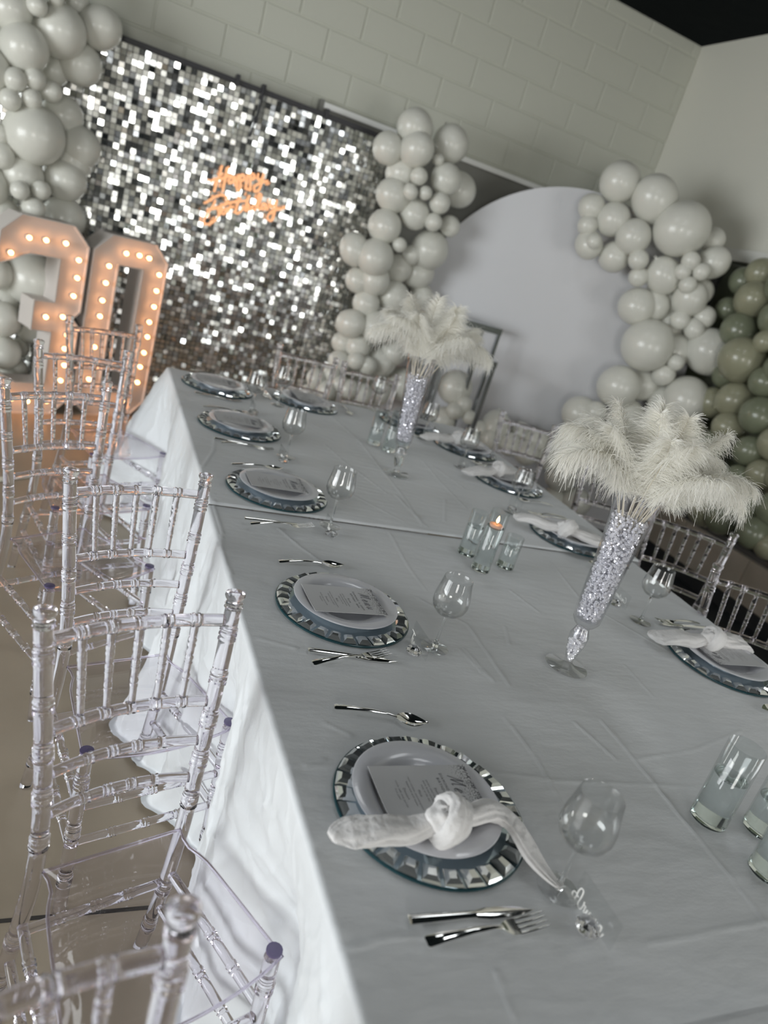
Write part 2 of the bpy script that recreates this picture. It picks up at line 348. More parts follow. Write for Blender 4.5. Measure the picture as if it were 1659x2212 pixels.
NEON_B = [[(180, 815), (300, 735), (420, 690), (510, 715), (540, 780), (500, 840), (400, 890), (290, 915), (360, 905), (410, 950), (390, 1040), (300, 1130), (200, 1165), (155, 1120), (180, 1040), (250, 940), (310, 850), (335, 790)],
    [(470, 900), (440, 960), (470, 1000), (520, 960), (550, 890), (525, 955), (560, 930), (600, 890), (640, 880)], [(432, 855), (438, 866)],
    [(750, 720), (700, 850), (670, 950), (700, 990), (760, 950), (800, 870)], [(540, 820), (650, 800), (800, 785), (870, 780)],
    [(900, 690), (850, 830), (820, 940), (860, 860), (890, 840), (880, 900), (900, 935), (940, 920)],
    [(1005, 850), (960, 860), (940, 900), (970, 930), (1010, 900), (1045, 850), (1090, 720), (1080, 675), (1045, 690), (1030, 800), (1040, 910), (1080, 910)],
    [(1160, 830), (1110, 840), (1090, 890), (1120, 915), (1150, 890), (1165, 830), (1160, 900), (1200, 900)],
    [(1240, 760), (1230, 850), (1260, 890), (1300, 860), (1345, 770), (1310, 950), (1280, 1070), (1240, 1110), (1190, 1070), (1210, 1000), (1300, 940), (1400, 920), (1490, 885)]]
ns = thing('neon_sign', 'orange neon sign reading Happy Birthday on the sequin wall', 'sign', (0, BY - 0.035, 0))
for nm, grp in (('happy_lettering', NEON_H), ('birthday_lettering', NEON_B)):
    mb = MB()
    for st in grp:
        P = np.array([at_y(px, py, BY - 0.035) for px, py in crop(st, 420, 330, 7.541)]); P[:, 1] = 0
        mb.tube(spline(P, 6), 0.0074, 7, up=(0, 1, 0))
    part(nm, mb, M_neon, ns)
for a, b in (((480, 372), 0), ((570, 455), 0)):
    p = at_y(a[0], a[1], BY); part('standoff', MB().tube([(p[0], 0.0, p[2]), (p[0], 0.03, p[2])], 0.004, 6), M_steel, ns)

# ================================================================== MARQUEE NUMBERS
NA = math.radians(28); NO = (-0.36, 4.36, 0.0)
def digit(name, label, u0, polys, bulbs):
    o = thing(name, label, 'number', (NO[0] + u0 * math.cos(NA), NO[1] + u0 * math.sin(NA), 0), NA)
    poly, hole = polys
    part('body', MB().prism(poly, 0.0, 0.16, hole), M_digit, o, False)
    rim = MB()
    for ring in ([poly] if hole is None else [poly, hole]):
        k = len(ring)
        for i in range(k):
            (xa, za), (xb, zb) = ring[i], ring[(i + 1) % k]; L = math.hypot(xb - xa, zb - za)
            if L < 1e-4: continue
            ux, uz = (xb - xa) / L, (zb - za) / L
            rim.add([(xa - uz * .004, -.022, za + ux * .004), (xb - uz * .004, -.022, zb + ux * .004), (xb - uz * .004, .004, zb + ux * .004), (xa - uz * .004, .004, za + ux * .004),
                     (xa + uz * .004, -.022, za - ux * .004), (xb + uz * .004, -.022, zb - ux * .004), (xb + uz * .004, .004, zb - ux * .004), (xa + uz * .004, .004, za - ux * .004)],
                    [(0, 1, 2, 3), (7, 6, 5, 4), (0, 4, 5, 1), (3, 2, 6, 7), (0, 3, 7, 4), (1, 5, 6, 2)])
    part('edge_rim', rim, M_digit, o, False)
    for u, v in bulbs:
        b = ob('bulb', bulb_me, o, (u, 0, v)); ob('bulb_socket', sock_me, b, (0, 0, 0))
    return o
bulb_me = MB().lathe([(0, -0.046), (0.007, -0.0445), (0.0115, -0.039), (0.013, -0.032), (0.0115, -0.025), (0.008, -0.018)], 12).mesh('bulb', M_bulb)
sock_me = MB().lathe([(0.011, -0.018), (0.013, -0.012), (0.013, 0.0)], 12).mesh('bulb_socket', M_digit)
for me_ in (bulb_me, sock_me):                       # lathe axis z -> digit normal y
    for v in me_.vertices: v.co = (v.co[0], v.co[2], v.co[1])
    me_.flip_normals()
WD, HD, ST, CF = 0.51, 1.165, 0.168, 0.105
outer = [(CF, 0), (WD - CF, 0), (WD, CF), (WD, HD - CF), (WD - CF, HD), (CF, HD), (0, HD - CF), (0, CF)]
inner = [(ST, ST), (WD - ST, ST), (WD - ST, ST + .001), (WD - ST, HD - ST - .02), (WD - ST - .001, HD - ST - .02), (ST, HD - ST - .02), (ST, HD - ST - .021), (ST, ST + .001)]
inner = [(ST + 0.001, ST), (WD - ST - 0.001, ST), (WD - ST, ST + 0.001), (WD - ST, HD - ST), (WD - ST - 0.001, HD - ST + 0.001), (ST + 0.001, HD - ST + 0.001), (ST, HD - ST), (ST, ST + 0.001)]
b0 = [(.20, 1.075), (.29, 1.08), (.36, 1.075), (.10, .98), (.095, .875), (.09, .765), (.09, .665), (.085, .565), (.085, .465), (.08, .365), (.08, .25), (.14, .12), (.25, .085), (.36, .11), (.452, .985), (.452, .88), (.455, .775), (.44, .67), (.445, .57), (.44, .46), (.43, .36), (.43, .25)]
digit('marquee_number', 'white marquee number 0 with warm glowing bulbs before sequin wall', -0.035, (outer, inner), b0)
MB_, IN = 0.70, 0.53
three = [(CF, 0), (WD - CF, 0), (WD, CF), (WD, 0.575), (WD - 0.045, 0.622), (WD, 0.67), (WD, HD - CF), (WD - CF, HD), (CF, HD), (0, HD - CF), (0, HD - CF - 0.18),
         (ST, HD - ST - 0.03), (WD - ST + .005, HD - ST - 0.03), (WD - ST + .005, 0.705), (0.225, 0.705), (0.225, 0.53), (WD - ST + .005, 0.53), (WD - ST + .005, ST + 0.03), (ST, ST + 0.03), (0, CF + 0.18), (0, CF)]
b3 = [(.06, .95), (.15, 1.05), (.245, 1.055), (.36, 1.06), (.45, .98), (.455, .875), (.448, .765), (.298, .617), (.40, .63), (.442, .52), (.438, .435), (.45, .33), (.44, .23), (.37, .09), (.25, .085), (.155, .10), (.07, .16)]
digit('marquee_number', 'white marquee number 3 with warm glowing bulbs beside the balloons', -0.58, (three, None), b3)

# ================================================================== ARCH PANEL AND METAL STANDS
AA = -math.radians(30); AO = np.array([2.0, 4.6, 0]); AU = np.array([math.cos(AA), math.sin(AA), 0]); AN = np.array([math.sin(-AA) * -1, -math.cos(AA), 0])
AN = np.array([-0.5, -math.cos(AA), 0]); AN /= np.linalg.norm(AN)
ar = thing('arch_backdrop', 'tall white arched backdrop panel between two balloon garlands', 'backdrop', tuple(AO + AU * 0.9), AA)
RR, ZC = 1.058, T + 0.53
poly = [(-RR, 0.0), (RR, 0.0)] + [(RR * math.cos(t), ZC + RR * math.sin(t)) for t in np.linspace(0, PI, 49)]
part('panel', MB().prism(poly, 0.0, 0.035), M_arch, ar, True, 30)
for sx in (-0.6, 0.6):
    part('back_foot', MB().box(sx - 0.03, sx + 0.03, 0.035, 0.22, 0, 0.03).box(sx - 0.02, sx + 0.02, 0.035, 0.05, 0, 1.0), M_greyboard, ar, False)
M_chrome = mat('dark_chrome', Base_Color=(0.45, 0.47, 0.50), Metallic=1.0, Roughness=0.18)
def frame_stand(px, py, y, wd, dp, label):
    p = at_y(px, py, y); h = p[2]; t = 0.011
    o = thing('display_stand', label, 'stand', (p[0], y, 0), 0)
    part('top_plate', MB().box(-wd, 0.0, -0.005, dp, h - 0.045, h), M_chrome, o, False)
    for lx in (-wd + t, -t):
        for ly in (t, dp - t):
            part('leg', MB().box(lx - t, lx + t, ly - t, ly + t, 0, h - 0.045), M_chrome, o, False)
    part('foot_rail', MB().box(-wd, 0, 0, 2 * t, 0, 0.02).box(-wd, 0, dp - 2 * t, dp, 0, 0.02), M_chrome, o, False)
    return o
frame_stand(1075, 783, 3.75, 0.40, 0.30, 'dark chrome framed display stand with flat top before the arch')
frame_stand(1086, 712, 4.12, 0.42, 0.28, 'taller chrome display stand behind feathers of the far vase')

# ================================================================== BALLOON GARLANDS
bal_me = []
for sx in (1.0, 1.08):
    prof = [(0, 1.0 * sx)] + [(math.sin(t), math.cos(t) * (sx if t < PI / 2 else sx * 1.06)) for t in np.linspace(0.12, PI - 0.22, 18)] + [(0.06, -1.10 * sx), (0.05, -1.13 * sx), (0.085, -1.2 * sx), (0, -1.2 * sx)]
    bal_me.append(MB().lathe(prof, 28).mesh('balloon', M_balloon, True, 60))
def remat(me, m): n = me.copy(); n.materials.clear(); n.materials.append(m); return n
sage_me = [remat(bal_me[0], M_sage), remat(bal_me[1], M_sage2)]
def garland(name, label, lst, plane_o, plane_n, mesh_list, cat='balloon garland', base=None, off=0.0, jit=0.06):
    o = thing(name, label, cat, base)
    cz = at_plane(sum(l[0] for l in lst) / len(lst), sum(l[1] for l in lst) / len(lst), plane_o, plane_n)
    for px, py, r, *rest in lst:
        dy = rest[0] if rest else 0.0
        n = np.array(plane_n, float); n /= np.linalg.norm(n)
        po = np.array(plane_o, float) + n * (off + dy)
        p = at_plane(px, py, po, n); R = r * depth(p) / FPX
        v_ = p - CAM
        lim = (4.69 - R - p[1]) / v_[1] if p[1] + R > 4.69 else 0.0
        if p[0] + R > WX - 0.015: lim = min(lim, (WX - 0.015 - R - p[0]) / v_[0])
        p = p + v_ * lim; R *= 1 + lim
        if p[2] < R: p = p + np.array([0, 0, R * 1.02 - p[2]])
        # neck points to the garland's core (away from the viewer, a little random)
        d = -n * 0.8 + RNG.normal(0, 0.45, 3); q = Vector(-d).to_track_quat('Z', 'Y')
        b = ob('balloon', random.choice(mesh_list), o, tuple(p - np.array(base)), q.to_euler(), R * random.uniform(0.985, 1.0))
    return o
LEFTB = [(130, 67, 54, .05), (217, 60, 43, -.02), (52, 104, 51, .06), (22, 17, 45, .0), (80, 12, 21, .12), (122, -4, 16, .12), (176, 140, 43, 0), (115, 152, 32, -.1), (33, 172, 24, .12), (75, 171, 23, .13), (110, 198, 22, .12), (22, 215, 23, .12), (69, 214, 21, .14),
    (74, 291, 62, .08), (136, 250, 42, -.06), (170, 318, 45, -.12), (158, 345, 42, -.02), (140, 388, 44, .06), (48, 378, 44, .04), (43, 411, 20, .18), (89, 411, 20, .18), (73, 450, 23, .18), (137, 472, 46, .0), (0, 290, 22, .04), (2, 335, 28, .06), (5, 465, 38, .02),
    (60, 480, 30, .0), (130, 500, 40, -.08), (72, 604, 58, .0), (-8, 590, 34, .02), (5, 690, 38, .06), (6, 762, 37, .08), (40, 752, 21, -.02), (38, 795, 19, .02), (72, 705, 38, -.12), (10, 648, 30, -.05), (165, 5, 28, -.12), (40, -40, 50, 0), (120, -50, 45, -.05), (-30, 150, 50, 0), (-35, 400, 50, 0), (-20, 520, 40, -.05), (60, 545, 40, -.12), (10, 835, 36, .0), (-40, 680, 44, 0)]
# numbers stand in front of this garland, so it hangs on a plane just behind them
n1 = np.array([-math.sin(-NA) * 0 + math.sin(NA), -math.cos(NA), 0])
garland('balloon_garland', 'white balloon garland running down the left side of sequin wall', LEFTB, (-0.36, 4.72, 0), n1, bal_me, base=(-1.1, 4.2, 0))
MIDB = [(896, 276, 40, 0), (838, 321, 34, 0), (900, 323, 37, .08), (974, 312, 39, -.02), (947, 345, 13, .08), (867, 374, 33, -.02), (905, 381, 19, .12), (963, 388, 34, .06), (990, 410, 37, -.06), (849, 422, 36, .02), (887, 415, 16, .14), (919, 417, 15, .14), (950, 439, 23, .12), (896, 464, 32, .05), (936, 480, 19, .13), (972, 489, 22, .06),
    (831, 489, 36, .04), (928, 540, 42, 0), (766, 540, 33, 0), (811, 556, 40, .07), (863, 529, 16, .1), (889, 551, 21, .02), (773, 605, 28, -.02), (809, 605, 34, .02), (903, 590, 34, -.08), (860, 580, 30, -.05), (850, 640, 34, -.02), (791, 655, 30, 0), (758, 699, 31, .04), (814, 707, 36, .06), (870, 690, 34, -.05), (772, 748, 29, 0), (733, 782, 25, .02), (769, 779, 20, .08), (794, 790, 20, .08), (717, 807, 20, .06), (683, 818, 22, .05),
    (705, 842, 22, .1), (755, 840, 22, .12), (783, 851, 24, .1), (822, 780, 34, -.03), (870, 830, 36, -.05), (850, 760, 30, 0), (910, 640, 26, -.08), (735, 830, 20, .1), (665, 850, 20, .05), (820, 850, 26, .03), (740, 740, 24, -.06), (905, 760, 30, -.1), (690, 860, 22, .0)]
garland('balloon_garland', 'white balloon garland standing between sequin wall and white arch', MIDB, (1.5, 4.45, 0), (0, -1, 0), bal_me, base=(1.45, 4.4, 0))
ARCHLOW = [(983, 837, 38, 0), (1002, 873, 18, .08), (983, 887, 20, .1), (958, 907, 29, .05), (1013, 901, 16, .08), (938, 918, 22, .08), (1070, 922, 33, 0), (1060, 948, 26, .06), (1100, 960, 25, .06), (1137, 978, 28, .06), (1160, 952, 26, 0), (1035, 925, 18, .05), (1020, 945, 22, .05), (1180, 990, 24, .05), (1125, 935, 22, -.06)]
garland('balloon_garland', 'low white balloon cluster on the floor before the arch', ARCHLOW, (2.0, 4.25, 0), -np.array([0.5, 0.866, 0]), bal_me, base=(2.1, 4.15, 0))
RIGHTB = [(1339, 393, 43, 0), (1414, 430, 49, .04), (1472, 495, 58, .1), (1278, 448, 29, .0), (1269, 487, 22, .04), (1272, 529, 30, .02), (1283, 522, 17, .1), (1324, 474, 36, .02), (1368, 512, 38, .08), (1327, 555, 33, 0), (1379, 561, 22, .12), (1379, 598, 21, .08), (1434, 596, 38, .06), (1492, 564, 20, .17), (1475, 587, 18, .17), (1515, 587, 19, .17), (1486, 616, 19, .17), (1541, 567, 34, .05), (1540, 518, 26, -.02), (1510, 630, 30, -.02),
    (1490, 645, 37, .08), (1376, 662, 40, .05), (1410, 660, 36, 0), (1469, 691, 21, .1), (1521, 685, 25, .06), (1500, 711, 22, .1), (1430, 625, 34, -.08), (1460, 650, 30, -.05), (1450, 700, 34, -.06), (1399, 746, 56, .1), (1532, 760, 50, .06), (1457, 757, 38, 0), (1460, 783, 18, .16), (1336, 835, 46, .08), (1434, 809, 24, .1), (1483, 864, 50, .12), (1390, 830, 36, -.04), (1252, 893, 38, .06), (1440, 870, 40, 0), (1350, 900, 40, 0), (1300, 945, 38, .02), (1248, 948, 38, .06), (1211, 1029, 34, .08), (1240, 1085, 34, .06), (1400, 930, 42, 0), (1290, 1010, 34, .02), (1285, 890, 24, .1), (1225, 985, 26, .1), (1195, 1080, 28, .05), (1345, 985, 40, -.02), (1190, 960, 24, 0)]
garland('balloon_garland', 'large white balloon garland curving down right side of the arch', RIGHTB, (2.85, 3.85, 0), -np.array([0.5, 0.866, 0]), bal_me, base=(3.1, 3.8, 0))
SAGEB = [(1627, 648, 40), (1595, 713, 38, .02), (1602, 778, 49, .05), (1652, 738, 24, .06), (1587, 862, 37), (1573, 923, 33, .02), (1616, 974, 32, .05), (1595, 1031, 29, .04), (1640, 898, 42, .02), (1613, 1093, 36, .02), (1627, 1151, 36, .05), (1645, 1024, 33), (1605, 608, 30, -.03), (1645, 590, 32, -.02), (1652, 825, 34, .02), (1569, 811, 30, -.04), (1540, 870, 34, -.03), (1545, 960, 34, -.02), (1520, 1100, 34, -.03), (1560, 1120, 36, -.02), (1680, 690, 40, 0), (1680, 960, 40, 0), (1675, 1100, 40, 0), (1572, 668, 26, -.03), (1500, 1010, 34, -.05), (1660, 1180, 30, 0), (1690, 800, 40, 0), (1480, 1060, 34, -.05), (1500, 940, 32, -.05), (1570, 1075, 30, 0), (1548, 1025, 28, -.02), (1700, 1030, 40, 0), (1695, 620, 40, 0)]
garland('balloon_garland', 'sage green balloon wall against the window at the right edge', SAGEB, (WX - 0.17, 3.0, 0), (-1, 0, 0), sage_me, base=(WX - 0.2, 3.0, 0))

# ================================================================== TABLECLOTHS
def seg_dist(P, a, b):
    ab = b - a; t = np.clip(((P - a) @ ab) / (ab @ ab + 1e-9), 0, 1); return np.linalg.norm(P - (a + t[:, None] * ab), axis=1)
CREASES = [[(1298, 1556), (1387, 1661), (1477, 1774), (1558, 1870), (1659, 1999)], [(660, 1656), (860, 1658), (1065, 1667), (1207, 1687), (1500, 1700)], [(1090, 1550), (1161, 1641), (1222, 1753)],
    [(756, 2049), (837, 2026), (943, 2021)], [(1070, 2097), (1090, 2148), (1111, 2198)], [(1400, 2036), (1438, 2033), (1557, 2009), (1659, 1990)], [(602, 1142), (648, 1181), (693, 1214)], [(840, 1149), (879, 1220), (921, 1276)],
    [(993, 1403), (1048, 1458)], [(1003, 1403), (1065, 1470)], [(1091, 1354), (1100, 1393)], [(1297, 1323), (1400, 1382), (1440, 1404)], [(1100, 1275), (1164, 1322)], [(1349, 1437), (1410, 1504)], [(460, 1088), (480, 1150), (480, 1190), (500, 1240)],
    [(1190, 1215), (1250, 1290)], [(560, 1380), (640, 1400)], [(620, 1660), (700, 1640)], [(900, 1290), (1010, 1350), (1100, 1480)], [(1380, 1640), (1500, 1620), (1600, 1580)], [(700, 1560), (760, 1590)], [(1240, 1560), (1330, 1640)],
    [(700, 966), (740, 1002), (833, 1072)], [(713, 903), (776, 959), (819, 1016), (866, 1075), (912, 1145)], [(852, 1075), (919, 1145)], [(746, 1069), (823, 1109), (872, 1135)], [(912, 1002), (945, 1042), (1005, 1105)], [(959, 1085), (958, 1132)],
    [(660, 930), (720, 960)], [(437, 1015), (460, 980), (462, 950)], [(640, 905), (690, 930)], [(930, 1010), (1000, 1060)], [(430, 880), (470, 900)]]
CR3 = []
for c in CREASES:
    pts = np.array([at_z(px, py, T)[:2] for px, py in c]); CR3.append(pts)
def fbm(x, y, s, seed):
    return np.array([mnoise.noise(Vector((a * s, b * s, seed))) for a, b in zip(x, y)])
def cloth(name, label, x0, x1, y0, y1, z, drop_l, drop_r, drop_n, drop_f, res, flare=None, seed=0.0, lip=0.0):
    s = np.concatenate([np.arange(x0 - drop_l, x0, res * 1.6), np.arange(x0, x1, res), np.arange(x1, x1 + drop_r, res * 4)])
    t = np.concatenate([np.arange(y0 - drop_n, y0, res * 1.5) if drop_n else [], np.arange(y0, y1, res), [y1], np.arange(y1 + res, y1 + drop_f, res * 2) if drop_f else []])
    A, B = np.meshgrid(s, t, indexing='ij'); a, b = A.ravel(), B.ravel()
    cx, cyy = np.clip(a, x0, x1), np.clip(b, y0, y1); ox, oy = a - cx, b - cyy
    ln = np.maximum(np.abs(ox), np.abs(oy)); L = np.hypot(ox, oy) + 1e-9; dx, dy = ox / L, oy / L
    # top relief: ironed fold ridges and soft wrinkles
    hz = 0.0011 * fbm(a, b * 2.0, 5.0, seed) + 0.0006 * fbm(a * 1.0, b * 3.0, 14.0, seed + 5)
    P = np.stack([a, b], 1)
    for i, c in enumerate(CR3):
        lo, hi = c.min(0) - 0.03, c.max(0) + 0.03
        mk = np.where((P[:, 0] > lo[0]) & (P[:, 0] < hi[0]) & (P[:, 1] > lo[1]) & (P[:, 1] < hi[1]))[0]
        if len(mk) == 0: continue
        d = np.min([seg_dist(P[mk], c[j], c[j + 1]) for j in range(len(c) - 1)], axis=0)
        hz[mk] += (0.0019 if i % 3 else 0.0026) * np.exp(-(d / 0.0028) ** 2)
    hang = np.minimum(ln, z - 0.012)
    r = 0.008; bend = np.where(ln < r * 1.57, ln / r, 1.57)               # rounded table edge
    edge_out = r * np.sin(bend); edge_dn = r * (1 - np.cos(bend)); dn = np.where(ln < r * 1.57, edge_dn, r + (hang - r * 1.57))
    dn = np.maximum(dn, 0)
    per = np.where(np.abs(ox) >= np.abs(oy), b, a)
    fold = (0.5 + 0.5 * np.sin(per * 17 + 2.2 * np.sin(per * 5 + seed) + seed)) * 0.030 + 0.010 * np.sin(per * 41 + seed * 2 + 1.3 * np.sin(dn * 6)) + 0.012 * fbm(per, dn, 9.0, seed + 2)
    k = np.clip(dn / 0.74, 0, 1)
    out = edge_out + k ** 1.1 * (0.0 + np.maximum(fold, -0.02)) + 0.006 * fbm(per * 1.0, dn * 0.7, 22.0, seed + 9) * np.clip(dn * 8, 0, 1)
    hm = np.where(dn > 0.012)[0]
    if len(hm):
        r1 = 1 - np.abs(fbm(per[hm] + 0.5 * dn[hm], dn[hm] * 0.6, 7.0, seed + 21)) * 2.2; r2 = 1 - np.abs(fbm(per[hm] * 1.3 - 0.4 * dn[hm], dn[hm], 11.0, seed + 31)) * 2.2
        out[hm] += (0.0065 * np.clip(r1, 0, 1) ** 7 + 0.0045 * np.clip(r2, 0, 1) ** 8) * np.clip((dn[hm] - 0.012) * 14, 0, 1)
    if flare is not None: out = out + flare(a, b, k, ox)
    out = out + np.maximum(ln - (z - 0.012), 0) * 0.9                        # what reaches the floor slides outwards
    out = np.where(ln <= 1e-9, 0, out)
    X, Y, Z = cx + dx * out, cyy + dy * out, z - dn + np.where(ln <= 1e-9, hz, hz * np.clip(1 - ln * 60, 0, 1))
    if lip: Z = Z - lip * np.clip((y0 + 0.03 - b) / 0.03, 0, 1) ** 2 * (ln <= 1e-9)
    n1_, n2_ = len(s), len(t); idx = np.arange(n1_ * n2_).reshape(n1_, n2_)
    F = np.stack([idx[:-1, :-1], idx[1:, :-1], idx[1:, 1:], idx[:-1, 1:]], -1).reshape(-1, 4)
    me = bpy.data.meshes.new(name); me.vertices.add(len(X)); me.vertices.foreach_set('co', np.stack([X, Y, Z], 1).ravel())
    me.loops.add(F.size); me.loops.foreach_set('vertex_index', F.ravel()); me.polygons.add(len(F))
    me.polygons.foreach_set('loop_start', np.arange(0, F.size, 4)); me.polygons.foreach_set('loop_total', np.full(len(F), 4))
    me.polygons.foreach_set('use_smooth', np.ones(len(F), bool)); me.update(); me.validate(); me.materials.append(M_cloth)
    return tag(ob(name, me), label, 'tablecloth')
def dent(b, k, c, wd, amt, k0=0.40): return -amt * np.exp(-((b - c) / wd) ** 2) * np.clip(k / k0, 0, 1) ** 1.5
def flare_near(a, b, k, ox):
    return (k * (0.13 * np.exp(-((b - 1.24) / 0.12) ** 2) + 0.03 * np.exp(-((b - 0.98) / 0.08) ** 2)) + dent(b, k, 0.17, 0.15, 0.105) + dent(b, k, 0.73, 0.12, 0.085) + dent(b, k, -0.30, 0.12, 0.06)) * (ox < 0)
def flare_far(a, b, k, ox):
    return (k * (0.27 * np.exp(-((b - 2.90) / 0.15) ** 2) + 0.04 * np.exp(-((b - 2.1) / 0.2) ** 2)) + dent(b, k, 2.52, 0.13, 0.075) + dent(b, k, 1.50, 0.1, 0.0)) * (ox < 0)
YS, YFAR, YN, ZFAR = 1.32, 2.9077, -0.229, T + 0.012
cloth('tablecloth', 'white satin tablecloth on the nearer table with creased draping side', 0, 1.6075, YN, YS - 0.004, T, 0.76, 0.5, 0.0, 0.0, 0.0048, flare_near, 1.0)
cloth('tablecloth', 'white satin tablecloth on the far table below the sequin wall', 0.003, 1.633, YS, YFAR, ZFAR, 0.77, 0.5, 0.011, 0.76, 0.0058, flare_far, 4.0)
cloth('tablecloth', 'white satin tablecloth edge showing lowest at the front of the picture', 0.01, 1.6, -1.0, YN + 0.03, T - 0.010, 0.74, 0.5, 0.0, 0.0, 0.012, None, 7.0)

# ================================================================== CHIAVARI CHAIRS
def ringed(p0, p1, nseg, r, rings, ringr=0.0019, bow=None, taper=0.0):
    """path with bamboo double rings at the given fractions"""
    ts = set(np.linspace(0, 1, nseg)); L = np.linalg.norm(np.array(p1) - np.array(p0)); marks = {}
    for q in rings:
        for off in (-0.0048, 0.0, 0.0048):
            c = q + off / L * (1.0 if off else 0)
            for e, g in ((-0.0036, 0), (-0.0014, 1), (0.0014, 1), (0.0036, 0)):
                if off == 0.0: continue
                tt = c + e / L; marks[round(tt, 5)] = g; ts.add(round(tt, 5))
    ts = sorted(t for t in ts if 0 <= t <= 1); P = []; R = []
    for t in ts:
        p = np.array(p0) * (1 - t) + np.array(p1) * t
        if bow is not None: p = p + np.array(bow) * (4 * t * (1 - t))
        P.append(p); R.append(r * (1 + taper * (0.5 - t)) + ringr * marks.get(round(t, 5), 0))
    return P, R
def polyring(pts, r, rings_z, ringr=0.0021):
    """vertical post through pts (smooth), rings at heights"""
    P = spline(pts, 10); zz = P[:, 2]; order = np.argsort(zz); zs = set(np.round(zz, 5)); marks = {}
    for q in rings_z:
        for off in (-0.010, 0.0, 0.010):
            for e, g in ((-0.0042, 0), (-0.0018, 1), (0.0018, 1), (0.0042, 0)):
                z = round(q + off * 0.95 + e, 5); marks[z] = g; zs.add(z)
    zs = sorted(z for z in zs if zz.min() <= z <= zz.max())
    X = np.interp(zs, zz[order], P[order, 0]); Y = np.interp(zs, zz[order], P[order, 1])
    return np.stack([X, Y, zs], 1), np.array([r + ringr * marks.get(z, 0) for z in zs])
SZ = 0.44
def make_chair(label):
    o = thing('chiavari_chair', label, 'chair', (0, 0, 0), 0, 'clear chiavari chairs around the table')
    back = {}
    for s in (-1, 1):
        pts = [(s * 0.152, 0.235, 0.0), (s * 0.142, 0.185, 0.24), (s * 0.135, 0.160, SZ), (s * 0.140, 0.168, 0.60), (s * 0.152, 0.190, 0.76), (s * 0.162, 0.212, 0.893)]
        P, R = polyring(pts, 0.0148, (0.10, 0.24, 0.50, 0.59, 0.675, 0.76, 0.845)); mb = MB().tube(P, R, 14)
        part('rear_leg', mb, M_chair, o, True, 50)
        fin = MB().lathe([(0.0145, 0.0), (0.0175, 0.004), (0.0145, 0.008), (0.0170, 0.011), (0.0142, 0.014), (0.0140, 0.017), (0.0172, 0.022), (0.0186, 0.027), (0.0172, 0.032), (0.010, 0.035), (0, 0.036)], 16)
        part('finial', fin, M_chair, o, True, 50, (s * 0.162, 0.212, 0.8935), (-0.13, 0, 0))
        back[s] = lambda z, s=s, P=P: np.array([np.interp(z, P[:, 2], P[:, 0]), np.interp(z, P[:, 2], P[:, 1]), z])
        F = [(s * 0.172, -0.175, 0.0), (s * 0.168, -0.162, 0.22), (s * 0.165, -0.150, SZ - 0.012)]
        P2, R2 = polyring(F, 0.0148, (0.10, 0.23, 0.36)); part('front_leg', MB().tube(P2, R2, 14), M_chair, o, True, 50)
        part('corner_pin', MB().lathe([(0.0145, 0), (0.0145, 0.004), (0, 0.006)], 14), M_pin, o, True, 50, (s * 0.165, -0.150, SZ + 0.001))
        for z1, z2 in ((0.305, 0.30), (0.19, 0.185)):
            a = np.array([s * np.interp(z1, [0, SZ], [0.172, 0.165]), np.interp(z1, [0, SZ], [-0.175, -0.150]) + 0.013, z1]); b = back[s](z2) + [0, -0.013, 0]
            P3, R3_ = ringed(a, b, 6, 0.0095, (0.25, 0.5, 0.75)); part('side_stretcher', MB().tube(P3, R3_, 10), M_chair, o, True, 50)
    for z, yy in ((0.26, 1), (0.30, -1), (0.20, -1)):
        if yy > 0: a, b = back[-1](z), back[1](z)
        else: a, b = np.array([-0.168, -0.162, z]), np.array([0.168, -0.162, z])
        a = a + [0.013, 0, 0]; b = b - [0.013, 0, 0]
        P3, R3_ = ringed(a, b, 6, 0.0095, (0.25, 0.5, 0.75)); part('rear_stretcher' if yy > 0 else 'front_stretcher', MB().tube(P3, R3_, 10), M_chair, o, True, 50)
    rails = {}
    for z, r, rg in ((0.872, 0.0115, (0.17, 0.34, 0.5, 0.66, 0.83)), (0.715, 0.0105, (0.17, 0.34, 0.5, 0.66, 0.83)), (0.635, 0.0098, (0.25, 0.42, 0.58, 0.75)), (0.555, 0.0098, (0.25, 0.42, 0.58, 0.75))):
        a, b = back[-1](z) + [0.013, 0, 0], back[1](z) - [0.013, 0, 0]
        P3, R3_ = ringed(a, b, 41, r, rg, 0.0016, (0, 0.020, 0)); rails[z] = np.array(P3)
        part('back_rail', MB().tube(P3, R3_, 12), M_chair, o, True, 50)
    for q in (0.17, 0.335, 0.5, 0.665, 0.83):
        def onrail(z):
            P = rails[z]; x = P[0, 0] + (P[-1, 0] - P[0, 0]) * q; return np.array([x, np.interp(x, P[:, 0], P[:, 1]), np.interp(x, P[:, 0], P[:, 2])])
        a, b = onrail(0.715) + [0, 0, 0.010], onrail(0.872) - [0, 0, 0.011]
        P3, R3_ = ringed(a, b, 5, 0.0068, (0.28, 0.52, 0.76), 0.0010, None, -0.25); part('spindle', MB().tube(P3, R3_, 9), M_chair, o, True, 50)
    # seat: dished slab with a raised rim and bowed front
    nu, nv = 15, 15; top = []; bot = []
    for j in range(nv):
        v = j / (nv - 1)
        for i in range(nu):
            u = -1 + 2 * i / (nu - 1); hw = 0.128 + (0.176 - 0.128) * v - 0.012 * math.exp(-((v - 0.12) / 0.1) ** 2)
            y = 0.150 - 0.312 * v - 0.028 * v * (1 - u * u); e = min(1 - abs(u), min(v, 1 - v) * 2); rim = 0.007 * math.exp(-(e / 0.09) ** 2)
            top.append((u * hw, y, SZ - 0.004 + rim)); bot.append((u * hw * 0.99, y, SZ - 0.014 + rim * 0.6))
    k = nu * nv; f = []
